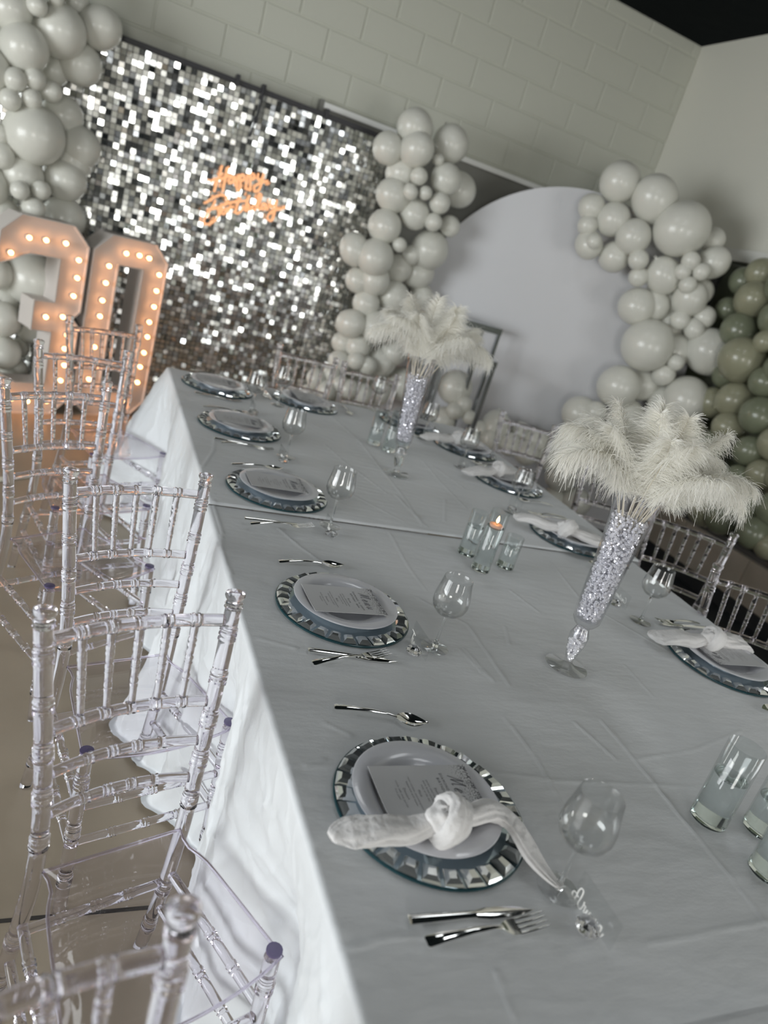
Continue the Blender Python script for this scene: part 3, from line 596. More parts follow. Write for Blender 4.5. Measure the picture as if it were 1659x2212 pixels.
    for j in range(nv - 1):
        for i in range(nu - 1):
            a = j * nu + i; f.append((a, a + nu, a + nu + 1, a + 1)); f.append((k + a, k + a + 1, k + a + nu + 1, k + a + nu))
    loop = list(range(nu)) + [j * nu + nu - 1 for j in range(1, nv)] + list(range(k - 2, k - nu - 1, -1)) + [j * nu for j in range(nv - 2, 0, -1)]
    for q in range(len(loop)): a, b = loop[q], loop[(q + 1) % len(loop)]; f.append((a, b, k + b, k + a))
    part('seat', MB().add(top + bot, f), M_seat, o, True, 45)
    edge = [((np.array(top[q]) + np.array(bot[q])) / 2) for q in loop[:0] + [j for j in range(nu)] + [j * nu + nu - 1 for j in range(1, nv)] + list(range(nu * nv - 2, nu * nv - nu - 1, -1)) + [j * nu for j in range(nv - 2, -1, -1)]]
    part('seat_rim', MB().tube(edge, 0.0030, 8), M_rim, o, True, 60)
    return o
M_pin = mat('violet_resin', Base_Color=(0.11, 0.09, 0.18), Roughness=0.25)
M_seat = thin_glass('clear_seat', (0.965, 0.955, 0.975), 0.55)
M_rim = glass('violet_rim', (0.93, 0.91, 0.96), 1.35)
BACKY = 0.214
def place_chair(proto, tl, tr, label, first=False):
    tl, tr = np.array(tl), np.array(tr); mid = (tl + tr) / 2; d = tr - tl; a = math.atan2(d[1], d[0])
    loc = (mid[0] + math.sin(a) * BACKY, mid[1] - math.cos(a) * BACKY, 0)
    if first: proto.location = loc; proto.rotation_euler = (0, 0, a); proto['label'] = label; return proto
    return copy_thing(proto, loc, a, label)
def fromdir(p, ang, left=True, wd=0.324):
    d = np.array([math.cos(math.radians(ang)), math.sin(math.radians(ang))]) * wd; p = np.array(p, float)
    return (p, p + d) if left else (p - d, p)
chair = make_chair('clear resin chair')
place_chair(chair, (-0.394, 0.405), (-0.085, 0.505), 'clear bamboo style chair with whole seat and back in view at lower left', True)
place_chair(chair, (-0.377, 0.996), (-0.069, 1.090), 'clear bamboo style chair second from the front along the left table side')
place_chair(chair, *fromdir((-0.575, 1.625), 32), 'clear bamboo style chair at the left picture edge, third from the front')
place_chair(chair, *fromdir((-0.526, 2.190), 21), 'clear bamboo style chair fourth from the front, before the marquee numbers')
place_chair(chair, *fromdir((-0.446, 2.760), 27), 'clear bamboo style chair farthest along the left side, before the number 0')
place_chair(chair, *fromdir((-0.236, -0.127), 19, False), 'clear bamboo style chair cut off by the bottom of the picture')
place_chair(chair, (1.788, 1.507), (2.065, 1.320), 'clear bamboo style chair right of the near feather vase, back facing the black sheet')
place_chair(chair, *fromdir((1.610, 0.968), -30), 'clear bamboo style chair cut off by the right picture edge')
place_chair(chair, *fromdir((1.90, 2.13), -22), 'clear bamboo style chair half hidden behind the near white feathers')
place_chair(chair, *fromdir((1.790, 2.811), -13), 'clear bamboo style chair before the arch and low balloons')
place_chair(chair, *fromdir((0.958, 3.217), -4), 'clear bamboo style chair behind the far table, left of far vase')
place_chair(chair, *fromdir((0.60, 3.30), -6), 'clear bamboo style chair at far table end against the sequin wall')

# ================================================================== PLACE SETTINGS
ch_base = MB().lathe([(0, 0.0), (0.163, 0.0), (0.165, 0.0015), (0.165, 0.005), (0.163, 0.0065)], 72)
ch_top = MB().lathe([(0.163, 0.0066), (0, 0.0066)], 72)
edge_me = ch_base.mesh('glass_base', M_chargeredge, True, 40); mirror_me = ch_top.mesh('mirror_face', M_chargerglass)
NG = 28
def gem_mesh():
    wi, wo, l, h = 0.0125, 0.0158, 0.0165, 0.0085
    b = [(-l, -wi, 0), (l, -wo, 0), (l, wo, 0), (-l, wi, 0)]; m_ = [(-l * .82, -wi * .82, h * .45), (l * .82, -wo * .82, h * .45), (l * .82, wo * .82, h * .45), (-l * .82, wi * .82, h * .45)]
    t = [(-l * .48, -wi * .45, h), (l * .48, -wo * .45, h), (l * .48, wo * .45, h), (-l * .48, wi * .45, h)]
    f = [(3, 2, 1, 0), (8, 9, 10, 11)]
    for a in (0, 4):
        for i in range(4): j = (i + 1) % 4; f.append((a + i, a + j, a + 4 + j, a + 4 + i))
    return MB().add(b + m_ + t, f).mesh('gem', M_gem, False)
gem_me = gem_mesh()
plate_me = MB().lathe([(0, 0.004), (0.070, 0.004), (0.078, 0.0055), (0.088, 0.0120), (0.094, 0.0150), (0.126, 0.0195), (0.128, 0.0205), (0.126, 0.0215), (0.094, 0.0172), (0.086, 0.0140), (0.076, 0.0082), (0.070, 0.0066), (0, 0.0066)][::-1] + [(0.05, 0.0), (0.052, 0.0)][:0], 64)
plate_me.lathe([(0.066, 0.0), (0.069, 0.0), (0.069, 0.0045), (0.066, 0.0045)], 48, closed=True); plate_me = plate_me.mesh('plate', M_plate, True, 50)
def text_mesh(txt, size):
    c = bpy.data.curves.new('txt', 'FONT'); c.body = txt; c.size = size; c.align_x = 'CENTER'; c.align_y = 'CENTER'; c.resolution_u = 2; c.space_character = 1.25
    o = bpy.data.objects.new('txt', c); COL.objects.link(o); bpy.context.view_layer.update()
    me = bpy.data.meshes.new_from_object(o.evaluated_get(bpy.context.evaluated_depsgraph_get()))
    v = np.array([x.co[:] for x in me.vertices]); f = [tuple(p.vertices) for p in me.polygons]
    bpy.data.objects.remove(o); bpy.data.curves.remove(c); bpy.data.meshes.remove(me); return v, f
GLY = {'M': [[(0, 0), (.12, .6), (.2, 1.0), (.25, .5), (.3, .1), (.45, .6), (.58, 1.0), (.6, .5), (.68, .05), (.8, .1)]], 'C': [[(.55, .95), (.35, 1.1), (.1, .8), (.05, .3), (.25, 0), (.55, .15)]],
    'o': [[(.3, .5), (.05, .35), (.05, .1), (.25, 0), (.4, .2), (.3, .5), (.5, .4)]], 'n': [[(0, .5), (.05, 0), (.2, .45), (.3, .45), (.32, 0), (.45, .1)]], 's': [[(.3, .5), (.1, .4), (.3, .15), (.1, 0), (.4, .1)]],
    't': [[(.2, 1), (.12, .1), (.3, .05)], [(0, .65), (.35, .68)]], 'a': [[(.35, .45), (.1, .45), (.05, .1), (.2, 0), (.35, .4), (.35, .05), (.5, .1)]], 'c': [[(.35, .4), (.15, .5), (.03, .2), (.2, 0), (.4, .1)]],
    'e': [[(.05, .2), (.35, .35), (.2, .5), (.03, .2), (.2, 0), (.45, .15)]], 'u': [[(.02, .5), (.05, .1), (.2, 0), (.34, .3), (.36, .5), (.36, .1), (.48, .1)]]}
def script(word, size, slant=0.25, adv=0.5, gap=0.0):
    out = []; x = 0
    for ch in word:
        for st in GLY[ch]: out.append([((a + b * slant + x) * size, b * size) for a, b in st])
        x += max(max(a for a, b in st) for st in GLY[ch]) + gap
    xs = [p[0] for st in out for p in st]; c = (min(xs) + max(xs)) / 2
    return [[(a - c, b) for a, b in st] for st in out]
def cardz(x, y): return 0.0012 + 0.55 * (x * x) * 1.2 + 0.0 * y          # the card bows up along its long sides
def menu_parts():
    cw, chh = 0.122, 0.184; mb = MB(); nx_, ny_ = 9, 9; v = []; f = []
    for j in range(ny_):
        for i in range(nx_):
            x = -cw / 2 + cw * i / (nx_ - 1); y = -chh / 2 + chh * j / (ny_ - 1); v.append((x, y, cardz(x, y)))
    k = len(v); v += [(x, y, z - 0.0006) for x, y, z in v]
    for j in range(ny_ - 1):
        for i in range(nx_ - 1): a = j * nx_ + i; f += [(a, a + 1, a + nx_ + 1, a + nx_), (k + a, k + a + nx_, k + a + nx_ + 1, k + a + 1)]
    lp = list(range(nx_)) + [j * nx_ + nx_ - 1 for j in range(1, ny_)] + list(range(k - 2, k - nx_ - 1, -1)) + [j * nx_ for j in range(ny_ - 2, 0, -1)]
    f += [(lp[(q + 1) % len(lp)], lp[q], k + lp[q], k + lp[(q + 1) % len(lp)]) for q in range(len(lp))]
    card = mb.add(v, f).mesh('card', M_card)
    tb = MB()
    def put(txt, size, y, x=0.0):
        vv, ff = text_mesh(txt, size); vv = vv + [x, y, 0]; vv[:, 2] = [cardz(a, b) + 0.0004 for a, b in vv[:, :2]]; tb.add(vv, ff)
    put('DIAMONDS  &  DENIM', 0.0070, 0.036); put('BIRTHDAY  BASH', 0.0070, 0.027)
    y = 0.013
    for head, lines in (('Entree', ('garden salad with herbs', 'warm bread and butter', 'soup of the day')), ('Main', ('roast chicken, seasonal greens', 'baked fish with lemon')), ('Dessert', ('vanilla cake with berries', 'fruit plate'))):
        put(head, 0.0064, y); y -= 0.0085
        for l in lines: put(l, 0.0046, y); y -= 0.0066
        y -= 0.0035
    text = tb.mesh('menu_text', M_ink, False)
    sb = MB()
    for st in script('Menu', 0.026, 0.35, gap=0.2):
        P = spline([(a, b + 0.048, cardz(a, b) + 0.0005) for a, b in st], 5); sb.tube(P, 0.0005, 5)
    return card, text, sb.mesh('menu_title', M_ink)
card_me, mtext_me, mtitle_me = menu_parts()
# --- cutlery (length along +x, handle end at x=0)
def loft(stations, nw=7):
    v = []; k = len(stations)
    for x, z, hw, th, cup in stations:
        for i in range(nw): u = -1 + 2 * i / (nw - 1); v.append((x, u * hw, z + th * (1 - 0.5 * u * u) - cup * (1 - u * u)))
        for i in range(nw): u = 1 - 2 * i / (nw - 1); v.append((x, u * hw, z - cup * (1 - u * u) - 0.1 * th))
    n = 2 * nw; f = [(i * n + q, (i + 1) * n + q, (i + 1) * n + (q + 1) % n, i * n + (q + 1) % n) for i in range(k - 1) for q in range(n)]
    f += [tuple(range(n)), tuple((k - 1) * n + q for q in range(n - 1, -1, -1))]; return v, f
hdl = [(0.0, 0.002, 0.006, 0.002, 0), (0.003, 0.0025, 0.0085, 0.003, 0), (0.03, 0.006, 0.0072, 0.0035, 0), (0.07, 0.009, 0.0048, 0.0032, 0), (0.105, 0.0085, 0.0032, 0.003, 0), (0.122, 0.006, 0.0034, 0.0025, 0)]
spoon_h = MB().add(*loft(hdl)).mesh('handle', M_steel)
bowl_st = []
for t in np.linspace(0, 1, 13):
    x = 0.120 + 0.066 * t; hw = max(0.0205 * math.sin(PI * (t * 0.97 + 0.03) ** 0.85), 0.0032 if t < .5 else 0.001); bowl_st.append((x, 0.0062 - 0.001 * math.sin(PI * t), hw, 0.0013, 0.0055 * math.sin(PI * t)))
spoon_b = MB().add(*loft(bowl_st, 11)).mesh('bowl', M_steel)
fork_h = MB().add(*loft([(x, z, a, b, c) for x, z, a, b, c in hdl])).mesh('handle', M_steel)
fork_n = MB().add(*loft([(0.120, 0.006, 0.0035, 0.0024, 0), (0.128, 0.0035, 0.0085, 0.002, .001), (0.136, 0.002, 0.0122, 0.0018, .0015), (0.150, 0.002, 0.0128, 0.0018, .001)])).mesh('neck', M_steel)
tine_me = MB().add(*loft([(0.149, 0.002, 0.0019, 0.0018, 0), (0.17, 0.0035, 0.0018, 0.0017, 0), (0.19, 0.0075, 0.0013, 0.0014, 0), (0.197, 0.0095, 0.0005, 0.0008, 0)], 5)).mesh('tine', M_steel)
knife_h = MB().add(*loft([(0.0, 0.0005, 0.0065, 0.004, 0), (0.002, 0.0005, 0.008, 0.0065, 0), (0.03, 0.0005, 0.0075, 0.0065, 0), (0.085, 0.0008, 0.0058, 0.0055, 0), (0.105, 0.001, 0.0058, 0.0045, 0)])).mesh('handle', M_steel)
kb = []
for t in np.linspace(0, 1, 10): kb.append((0.104 + 0.098 * t, 0.001, max(0.0096 * (1 - t ** 4) * (0.62 + 0.38 * min(1, t * 5)), 0.0006), 0.0022, 0))
knife_b = MB().add(*loft(kb)).mesh('blade', M_steel)
# --- wine glass, three pieces
bowl_p = [(0.0035, 0.098), (0.012, 0.0995), (0.026, 0.105), (0.0375, 0.117), (0.0425, 0.132), (0.0420, 0.150), (0.038, 0.172), (0.0340, 0.198), (0.0337, 0.1995)]
bowl_p = [(a, 0.088 + (b - 0.098) * 0.95) for a, b in bowl_p]
bowl_i = [(max(r - 0.0013, 0.0), z + (0.003 if i < 2 else 0.0016 if i < 4 else 0.0)) for i, (r, z) in enumerate(bowl_p[:-1])]
wg_bowl = MB().lathe([(0, 0.0878)] + bowl_p + bowl_i[::-1] + [(0, 0.0914)], 40).mesh('bowl', M_bowl, True, 60)
wg_stem = MB().lathe([(0, 0.0045), (0.0085, 0.0045), (0.0055, 0.012), (0.0036, 0.025), (0.0032, 0.055), (0.0036, 0.079), (0.0058, 0.0876), (0, 0.0876)], 20).mesh('stem', M_glass, True, 60)
wg_foot = MB().lathe([(0, 0.0003), (0.033, 0.0003), (0.0340, 0.0010), (0.033, 0.0016), (0.012, 0.0034), (0.0086, 0.0043), (0, 0.0043)], 40).mesh('foot', M_bowl, True, 60)
# --- knotted napkin (left setting orientation: band along x)
def napkin_mesh(v=0):
    mb = MB(); rs = random.Random(11 + v)
    sh = lambda p1, p2: (lambda t, s: 1 + 0.16 * math.sin(3 * t + p1 + 2.2 * s) + 0.10 * math.sin(5 * t + p2 - 4 * s) + 0.05 * math.sin(11 * t + 7 * s))
    if v == 0: tailL = [(-0.030, -0.083, 0.056), (-0.075, -0.086, 0.047), (-0.125, -0.078, 0.041), (-0.17, -0.078, 0.038), (-0.205, -0.079, 0.030)]; tailR = [(-0.03, -0.083, 0.056), (0.02, -0.070, 0.048), (0.075, -0.052, 0.046), (0.108, -0.070, 0.034), (0.128, -0.125, 0.016), (0.148, -0.172, 0.010)]; K = (-0.022, -0.083, 0.058)
    else: tailL = [(0.0, 0.0, 0.052), (-0.06, -0.004, 0.045), (-0.12, 0.004, 0.042), (-0.17, 0.012, 0.034), (-0.20, 0.016, 0.026)]; tailR = [(0.0, 0.0, 0.052), (0.05, 0.012, 0.046), (0.11, 0.028, 0.044), (0.165, 0.035, 0.030), (0.20, 0.03, 0.020)]; K = (0.0, 0.0, 0.054)
    for pts, p, wmax in ((tailL, 0.3, 0.031 if v == 0 else 0.040), (tailR, 1.7, 0.024 if v == 0 else 0.037)):
        P = spline(pts, 14); k = len(P); s = np.linspace(0, 1, k); R = 0.013 + (wmax - 0.013) * np.sin(np.clip(s / 0.72, 0, 1) * PI / 2) ** 1.5; R = R * np.clip(np.sqrt(np.clip((1.03 - s) / 0.26, 0, 1)), 0.12, 1)
        fl = 0.85 - 0.52 * np.clip(s * 1.6, 0, 1)
        crease = lambda t, q, p=p: 1 + 0.15 * math.sin(2 * t + p + 2.6 * q) + 0.10 * (1 - abs(math.sin(2.5 * t + 3 * q + p))) ** 2 * 1.6 - 0.10 * (1 - abs(math.sin(2 * t - 2.5 * q + 2 * p))) ** 4 + 0.05 * math.sin(9 * t + 8 * q)
        P = P + np.stack([0 * s, 0.003 * np.sin(s * 9 + p), 0.0025 * np.sin(s * 13 + p * 3)], 1) * np.clip(s * 4, 0, 1)[:, None]
        mb.tube(P, R, 44, True, fl, (0, 0, 1), crease)
    ang = np.linspace(0, 2 * PI, 40)                     # the knot: a fat wrinkled loop around the band
    ring = [(K[0] + 0.012 * math.sin(a + 0.6), K[1] + 0.0215 * math.cos(a), K[2] + 0.0205 * math.sin(a)) for a in ang]
    mb.tube(ring, 0.0178 + 0.0014 * np.sin(ang * 3), 48, True, 1.25, (1, 0, 0), lambda t, s: 1 + 0.10 * math.sin(3 * t + 6 * s) + 0.16 * (1 - abs(math.sin(2.5 * t - 5 * s))) ** 3 - 0.12 * (1 - abs(math.sin(3.5 * t + 4 * s + 1))) ** 5 + 0.03 * math.sin(13 * t + 3 * s))
    n = 22; v_, f_ = [], []                              # small bunched core
    for i in range(n + 1):
        th = PI * i / n
        for j in range(n):
            ph = 2 * PI * j / n; r = 0.026 * (1 + 0.10 * math.sin(3 * ph + 4 * th) + 0.07 * math.sin(6 * th - 2 * ph))
            v_.append((K[0] - 0.012 + r * math.sin(th) * math.cos(ph), K[1] + r * math.sin(th) * math.sin(ph), K[2] + 0.003 + r * 0.85 * math.cos(th)))
    for i in range(n):
        for j in range(n): f_.append((i * n + j, (i + 1) * n + j, (i + 1) * n + (j + 1) % n, i * n + (j + 1) % n))
    mb.add(v_, f_); return mb.mesh('napkin', M_napkin, True, 80)
nap_me = [napkin_mesh(0), napkin_mesh(1)]
# --- place card stand (acrylic sheet in a crystal foot); local +y runs along the lettering's reverse
foot_cr = MB()
for a_ in (0,):
    prof = [(0.0, 0.0), (0.017, 0.0), (0.0195, 0.005), (0.0165, 0.011), (0.009, 0.0155), (0.0, 0.0165)]; foot_cr.lathe(prof, 9)
foot_me = foot_cr.mesh('crystal_foot', glass('crystal_block', (0.97, 0.97, 0.98), 1.6), False)
sheet_me = MB().box(-0.0008, 0.0008, -0.047, 0.047, 0.004, 0.052).mesh('acrylic_sheet', M_acrylic, False)

def xf(cx, cy_, rz, dx, dy): c, s = math.cos(rz), math.sin(rz); return (cx + c * dx - s * dy, cy_ + s * dx + c * dy)
G = {}
def first_or_copy(key, name, build, label, cat, loc, rz, group):
    if key not in G:
        o = thing(name, label, cat, loc, rz, group); build(o); G[key] = o; return o
    return copy_thing(G[key], loc, rz, label, group)
def b_charger(o):
    ob('glass_base', edge_me, o); ob('mirror_face', mirror_me, o)
    rr_ = random.Random(3)
    for k in range(NG):
        a = 2 * PI * k / NG; ob('gem', gem_me, o, (0.1455 * math.cos(a), 0.1455 * math.sin(a), 0.0066), (rr_.gauss(0, .09), rr_.gauss(0, .09), a))
def b_plate(o): ob('dish', plate_me, o)
def b_menu(o): ob('card', card_me, o); ob('menu_text', mtext_me, o); ob('menu_title', mtitle_me, o)
def b_spoon(o): ob('handle', spoon_h, o); ob('bowl', spoon_b, o)
def b_fork(o):
    ob('handle', fork_h, o); nk = ob('neck', fork_n, o)
    for y in (-0.0108, -0.0036, 0.0036, 0.0108): ob('tine', tine_me, o, (0, y, 0))
def b_knife(o): ob('handle', knife_h, o); ob('blade', knife_b, o)
def b_glass(o): ob('bowl', wg_bowl, o); ob('stem', wg_stem, o); ob('foot', wg_foot, o)
# name, centre, turn, z, where-phrase, has napkin, menu, offsets from the photograph
SET = [
    ('first', (0.2197, 0.1566), 0.0, T, 'nearest left setting'), ('second', (0.2535, 0.779), 0.0, T, 'second left setting'), ('third', (0.2333, 1.4711), 0.0, ZFAR, 'third left setting'),
    ('fourth', (0.216, 2.113), 0.0, ZFAR, 'fourth left setting'), ('fifth', (0.208, 2.701), 0.0, ZFAR, 'fifth left setting at far corner'), ('end', (0.644, 2.735), -PI / 2, ZFAR, 'far table end setting'),
    ('r1', (1.403, 0.652), PI, T, 'nearest right setting'), ('r2', (1.386, 1.432), PI, ZFAR, 'second right setting by candle cylinders'), ('r3', (1.42, 2.0), PI, ZFAR, 'third right setting'),
    ('r4', (1.416, 2.446), PI, ZFAR, 'fourth right setting'), ('r5', (1.215, 2.725), PI, ZFAR, 'right setting behind the far vase')]
UP = 0.0075
OVR = {('first', 'spoon'): ((722, 1528), (914, 1562)), ('second', 'spoon'): ((602, 1214), (740, 1222)), ('third', 'spoon'): ((500, 1003), (606, 1013)),
    ('first', 'knife'): ((882, 1988), (1145, 1964)), ('first', 'fork'): ((920, 2037), (1172, 1990)), ('second', 'knife'): ((665, 1404), (855, 1428)), ('second', 'fork'): ((675, 1434), (846, 1410)),
    ('third', 'knife'): ((528, 1120), (660, 1134)), ('third', 'fork'): ((540, 1132), (672, 1137)), ('fourth', 'knife'): ((462, 947), (585, 968)), ('fourth', 'fork'): ((477, 956), (588, 972)), ('fourth', 'spoon'): ((438, 878), (525, 892))}
GLS = {'first': (1203, 1921), 'second': (938, 1400), 'third': (712, 1137), 'fourth': (617, 988), 'fifth': (540, 893), 'r1': (1382, 1343), 'r2': (1105, 1108), 'r3': (995, 1010), 'r4': (912, 948)}
for key, (cx, cy_), rz, z, where in SET:
    first_or_copy('charger', 'charger_plate', b_charger, f'round mirrored charger rimmed with square gems, {where}', 'charger', (cx, cy_, z + 0.0015), rz + random.uniform(-.05, .05), 'gem rimmed chargers')
    zp = z + 0.0083
    first_or_copy('plate', 'dinner_plate', b_plate, f'white rimmed dinner plate on the gem charger, {where}', 'plate', (cx + (-0.012 if key == 'first' else 0.002), cy_, zp), rz, 'white dinner plates')
    mx_, my_ = xf(cx, cy_, rz, -0.008 if key != 'second' else -0.006, 0.0 if key != 'second' else -0.008)
    first_or_copy('menu', 'menu_card', b_menu, f'grey speckled menu card lying on the plate, {where}', 'menu', (mx_, my_, zp + 0.0215), rz - PI / 2 + (0.03 if key == 'second' else 0.0), 'menu cards')
    for nm, dx, dy, tilt in (('spoon', -0.105, 0.225, -0.02), ('knife', -0.125, -0.190, 0.0), ('fork', -0.118, -0.215, 0.06)):
        if (key, nm) in OVR:
            a, b = OVR[(key, nm)]; A = at_z(*a, z + .004); B = at_z(*b, z + .006); loc = (A[0], A[1], z + 0.0028); r_ = math.atan2(B[1] - A[1], B[0] - A[0])
        else: p = xf(cx, cy_, rz, dx, dy); loc = (*p, z + 0.0028); r_ = rz + tilt
        kw = {'spoon': ('dessert_spoon', b_spoon, 'polished steel spoon'), 'knife': ('table_knife', b_knife, 'polished steel knife'), 'fork': ('table_fork', b_fork, 'polished steel four tined fork')}[nm]
        first_or_copy(nm, kw[0], kw[1], f'{kw[2]} on the cloth beside the {where}', nm, loc, r_, nm + 's on the table')
    if key in GLS: p = at_z(*GLS[key], z)[:2]
    else: p = xf(cx, cy_, rz, 0.147, -0.172)
    first_or_copy('glass', 'wine_glass', b_glass, f'empty stemmed wine glass beside the {where}', 'wine glass', (p[0], p[1], z + 0.002), 0.0, 'wine glasses')
o = ob('napkin', nap_me[0], None, (0.2197, 0.1566, T)); tag(o, 'white cotton napkin tied in a knot across the nearest left plate', 'napkin', 'knotted napkins')
for key, where, kp, tp in (('r1', 'nearest right plate', (1540, 1378), (1412, 1384)), ('r2', 'second right plate by the candles', (1226, 1140), (1132, 1126)), ('r3', 'third right plate', (1078, 1012), (990, 1024)), ('r4', 'fourth right plate', (990, 945), (922, 948))):
    s_ = [s for s in SET if s[0] == key][0]; zk = s_[3]
    A = at_z(*kp, zk + 0.058); B = at_z(*tp, zk + 0.026)
    o = ob('napkin', nap_me[1], None, (A[0], A[1], zk), (0, 0, math.atan2(A[1] - B[1], A[0] - B[0]))); tag(o, f'white cotton napkin knotted in the middle, lying over the {where}', 'napkin', 'knotted napkins')

# ------------------------------------------------------------------ place cards
def place_card(label, foot_px, sheet, z, rz, lettering, back=False):
    p = at_z(*foot_px, z); o = thing('place_card', label, 'place card', (p[0], p[1], z + 0.0015), rz, 'acrylic place cards')
    ob('crystal_foot', foot_me, o); ob('acrylic_sheet', sheet_me, o, sheet)
    if lettering:
        mb = MB()
        for st, rad in lettering: mb.tube(st, rad, 5, up=(1, 0, 0))
        part('name_lettering', mb, M_whiteink, o)
    return o, p
ARUAN = [[(240, 720), (200, 620), (130, 545), (78, 600), (82, 700), (130, 745), (190, 670), (240, 560), (320, 480), (378, 540), (350, 650), (290, 760), (230, 860), (222, 940), (275, 1020), (335, 990), (385, 900), (400, 835), (390, 900), (432, 965), (400, 1040), (372, 1095), (412, 1120), (455, 1085), (490, 1055), (460, 1130), (480, 1185), (530, 1150), (562, 1125), (520, 1220), (502, 1290), (530, 1330), (585, 1300)],
    [(645, 1255), (592, 1310), (600, 1370), (650, 1330), (700, 1300), (660, 1390), (640, 1450), (665, 1500), (710, 1490)], [(752, 1445), (720, 1570), (780, 1470), (845, 1480), (840, 1560), (785, 1660), (800, 1740), (850, 1735), (900, 1690)]]
SECOND = [[(530, 320), (570, 400), (620, 550)], [(580, 440), (500, 640), (445, 810)], [(548, 620), (520, 720), (490, 850), (540, 800), (580, 765), (540, 890), (600, 850), (556, 970), (640, 870), (580, 1070), (660, 1000), (620, 1110), (690, 1050), (640, 1180), (700, 1200)], [(720, 1165), (680, 1230), (650, 1200), (700, 1270), (735, 1310), (690, 1390)]]
def traced(strokes, cx0, cy0, s, base, xplane, rz, rad, dxl):
    out = []; c, sn = math.cos(-rz), math.sin(-rz)
    for st in strokes:
        P = []
        for px, py in crop(st, cx0, cy0, s):
            q = at_plane(px, py, xplane, np.array([math.cos(rz), math.sin(rz), 0])) - base
            P.append((c * q[0] - sn * q[1], sn * q[0] + c * q[1], q[2]))
        out.append((spline(P, 5), rad))
    return out
fp = at_z(1266, 2008, T); XO = 0.012
o, p = place_card('acrylic place card lettered Aruan with a crystal foot', (1266, 2008), (XO, 0.008, 0.0), T, 0.0, None)
mb = MB()
for st, rad in traced(ARUAN, 1230, 1880, 12.29, np.array([fp[0], fp[1], T + 0.0015]), fp + np.array([XO - 0.0012, 0, 0]), 0.0, 0.0011, XO): mb.tube(st, rad, 6, up=(1, 0, 0))
part('name_lettering', mb, M_whiteink, o)
fp = at_z(893, 1410, T)
o, p = place_card('acrylic place card with a white name beside the second left glass', (893, 1410), (XO, 0.006, 0.0), T, 0.0, None)
mb = MB()
for st, rad in traced(SECOND, 860, 1340, 16.59, np.array([fp[0], fp[1], T + 0.0015]), fp + np.array([XO - 0.0012, 0, 0]), 0.0, 0.0011, XO): mb.tube(st, rad, 6, up=(1, 0, 0))
part('name_lettering', mb, M_whiteink, o)
def generic_card(label, px, py, z, rz, word):
    let = [(spline([(XO + 0.0012, a * 1.0 + 0.006, b + 0.018) for a, b in st], 5), 0.0006) for st in script(word, 0.016, 0.2)]
    # lettering faces the guest at +x, so from -x it reads mirrored
    return place_card(label, (px, py), (XO, 0.006, 0.0), z, rz, let)
generic_card('acrylic place card lettered Constance, seen from behind, by the near vase', 1328, 1306, T, -0.1, 'Constance')
generic_card('acrylic place card beside the second right glass and candle cylinders', 1105, 1102, ZFAR, 0.0, 'con')
generic_card('acrylic place card with crystal foot beside the third left glass', 714, 1156, T, PI, 'too')
generic_card('acrylic place card with crystal foot beside the fourth left glass', 612, 997, ZFAR, PI, 'ane')
generic_card('acrylic place card with crystal foot beside the third right glass', 995, 1012, ZFAR, 0.0, 'son')
generic_card('acrylic place card with crystal foot at the fifth left setting', 548, 893, ZFAR, PI, 'on')

# ================================================================== CANDLE CYLINDERS
def cylinder(label, px, py, z, h, r, water, candle=False):
    p = at_z(px, py, z); o = thing('glass_cylinder', label, 'candle holder', (p[0], p[1], z + 0.0018), random.uniform(0, 3), 'water filled glass cylinders')
    t = 0.0022; part('glass_wall', MB().lathe([(r, 0.0125), (r, h - 0.001), (r - t / 2, h), (r - t, h - 0.001), (r - t, 0.0135)], 40), M_cyl, o, True, 60)
    part('thick_base', MB().lathe([(0, 0.0004), (r - 0.003, 0.0004), (r, 0.003), (r, 0.0122), (0, 0.0122)], 40), M_base, o, True, 50)
    if water: part('water', MB().lathe([(0, 0.0126), (r - t - 0.0002, 0.0126), (r - t - 0.0002, water), (r - t - 0.0025, water - 0.0015), (0, water - 0.0018)], 40), M_water, o, True, 50)
    if candle:
        c = thing('floating_candle', 'lit salmon pink candle floating in the middle glass cylinder', 'candle', (p[0], p[1], z + 0.0018 + water - 0.006))
        part('wax', MB().lathe([(0, 0), (0.014, 0.001), (0.0205, 0.009), (0.0215, 0.013), (0.019, 0.0145), (0, 0.0125)], 24), M_wax, c, True, 50)
        part('wick', MB().tube([(0, 0, 0.012), (0.0005, 0, 0.021)], 0.0007, 6), M_ink, c)
        part('flame', MB().lathe([(0, 0.018), (0.0035, 0.022), (0.0045, 0.027), (0.003, 0.034), (0, 0.042)], 12), M_flame, c)
    return o
cylinder('left glass cylinder of water in the middle candle trio', 1006, 1198, T, 0.150, 0.029, 0.10)
cylinder('tallest glass cylinder of water holding the lit candle', 1036, 1232, T, 0.200, 0.029, 0.148, True)
cylinder('shortest glass cylinder of water in the middle candle trio', 1089, 1226, T, 0.110, 0.029, 0.070)
cylinder('glass cylinder with half its water at the right picture edge', 1527, 1772, T, 0.175, 0.034, 0.105)
cylinder('small glass cylinder behind another at the right picture edge', 1640, 1795, T, 0.12, 0.034, 0.075)
cylinder('tall glass cylinder cut by the right picture edge', 1655, 1888, T, 0.22, 0.034, 0.15)
cylinder('back left glass cylinder beside the far feather vase', 806, 960, ZFAR, 0.16, 0.030, 0.07)
cylinder('front glass cylinder beside the far feather vase', 838, 975, ZFAR, 0.19, 0.030, 0.10)
cylinder('low glass cylinder just behind the far feather vase', 868, 966, ZFAR, 0.10, 0.030, 0.05)

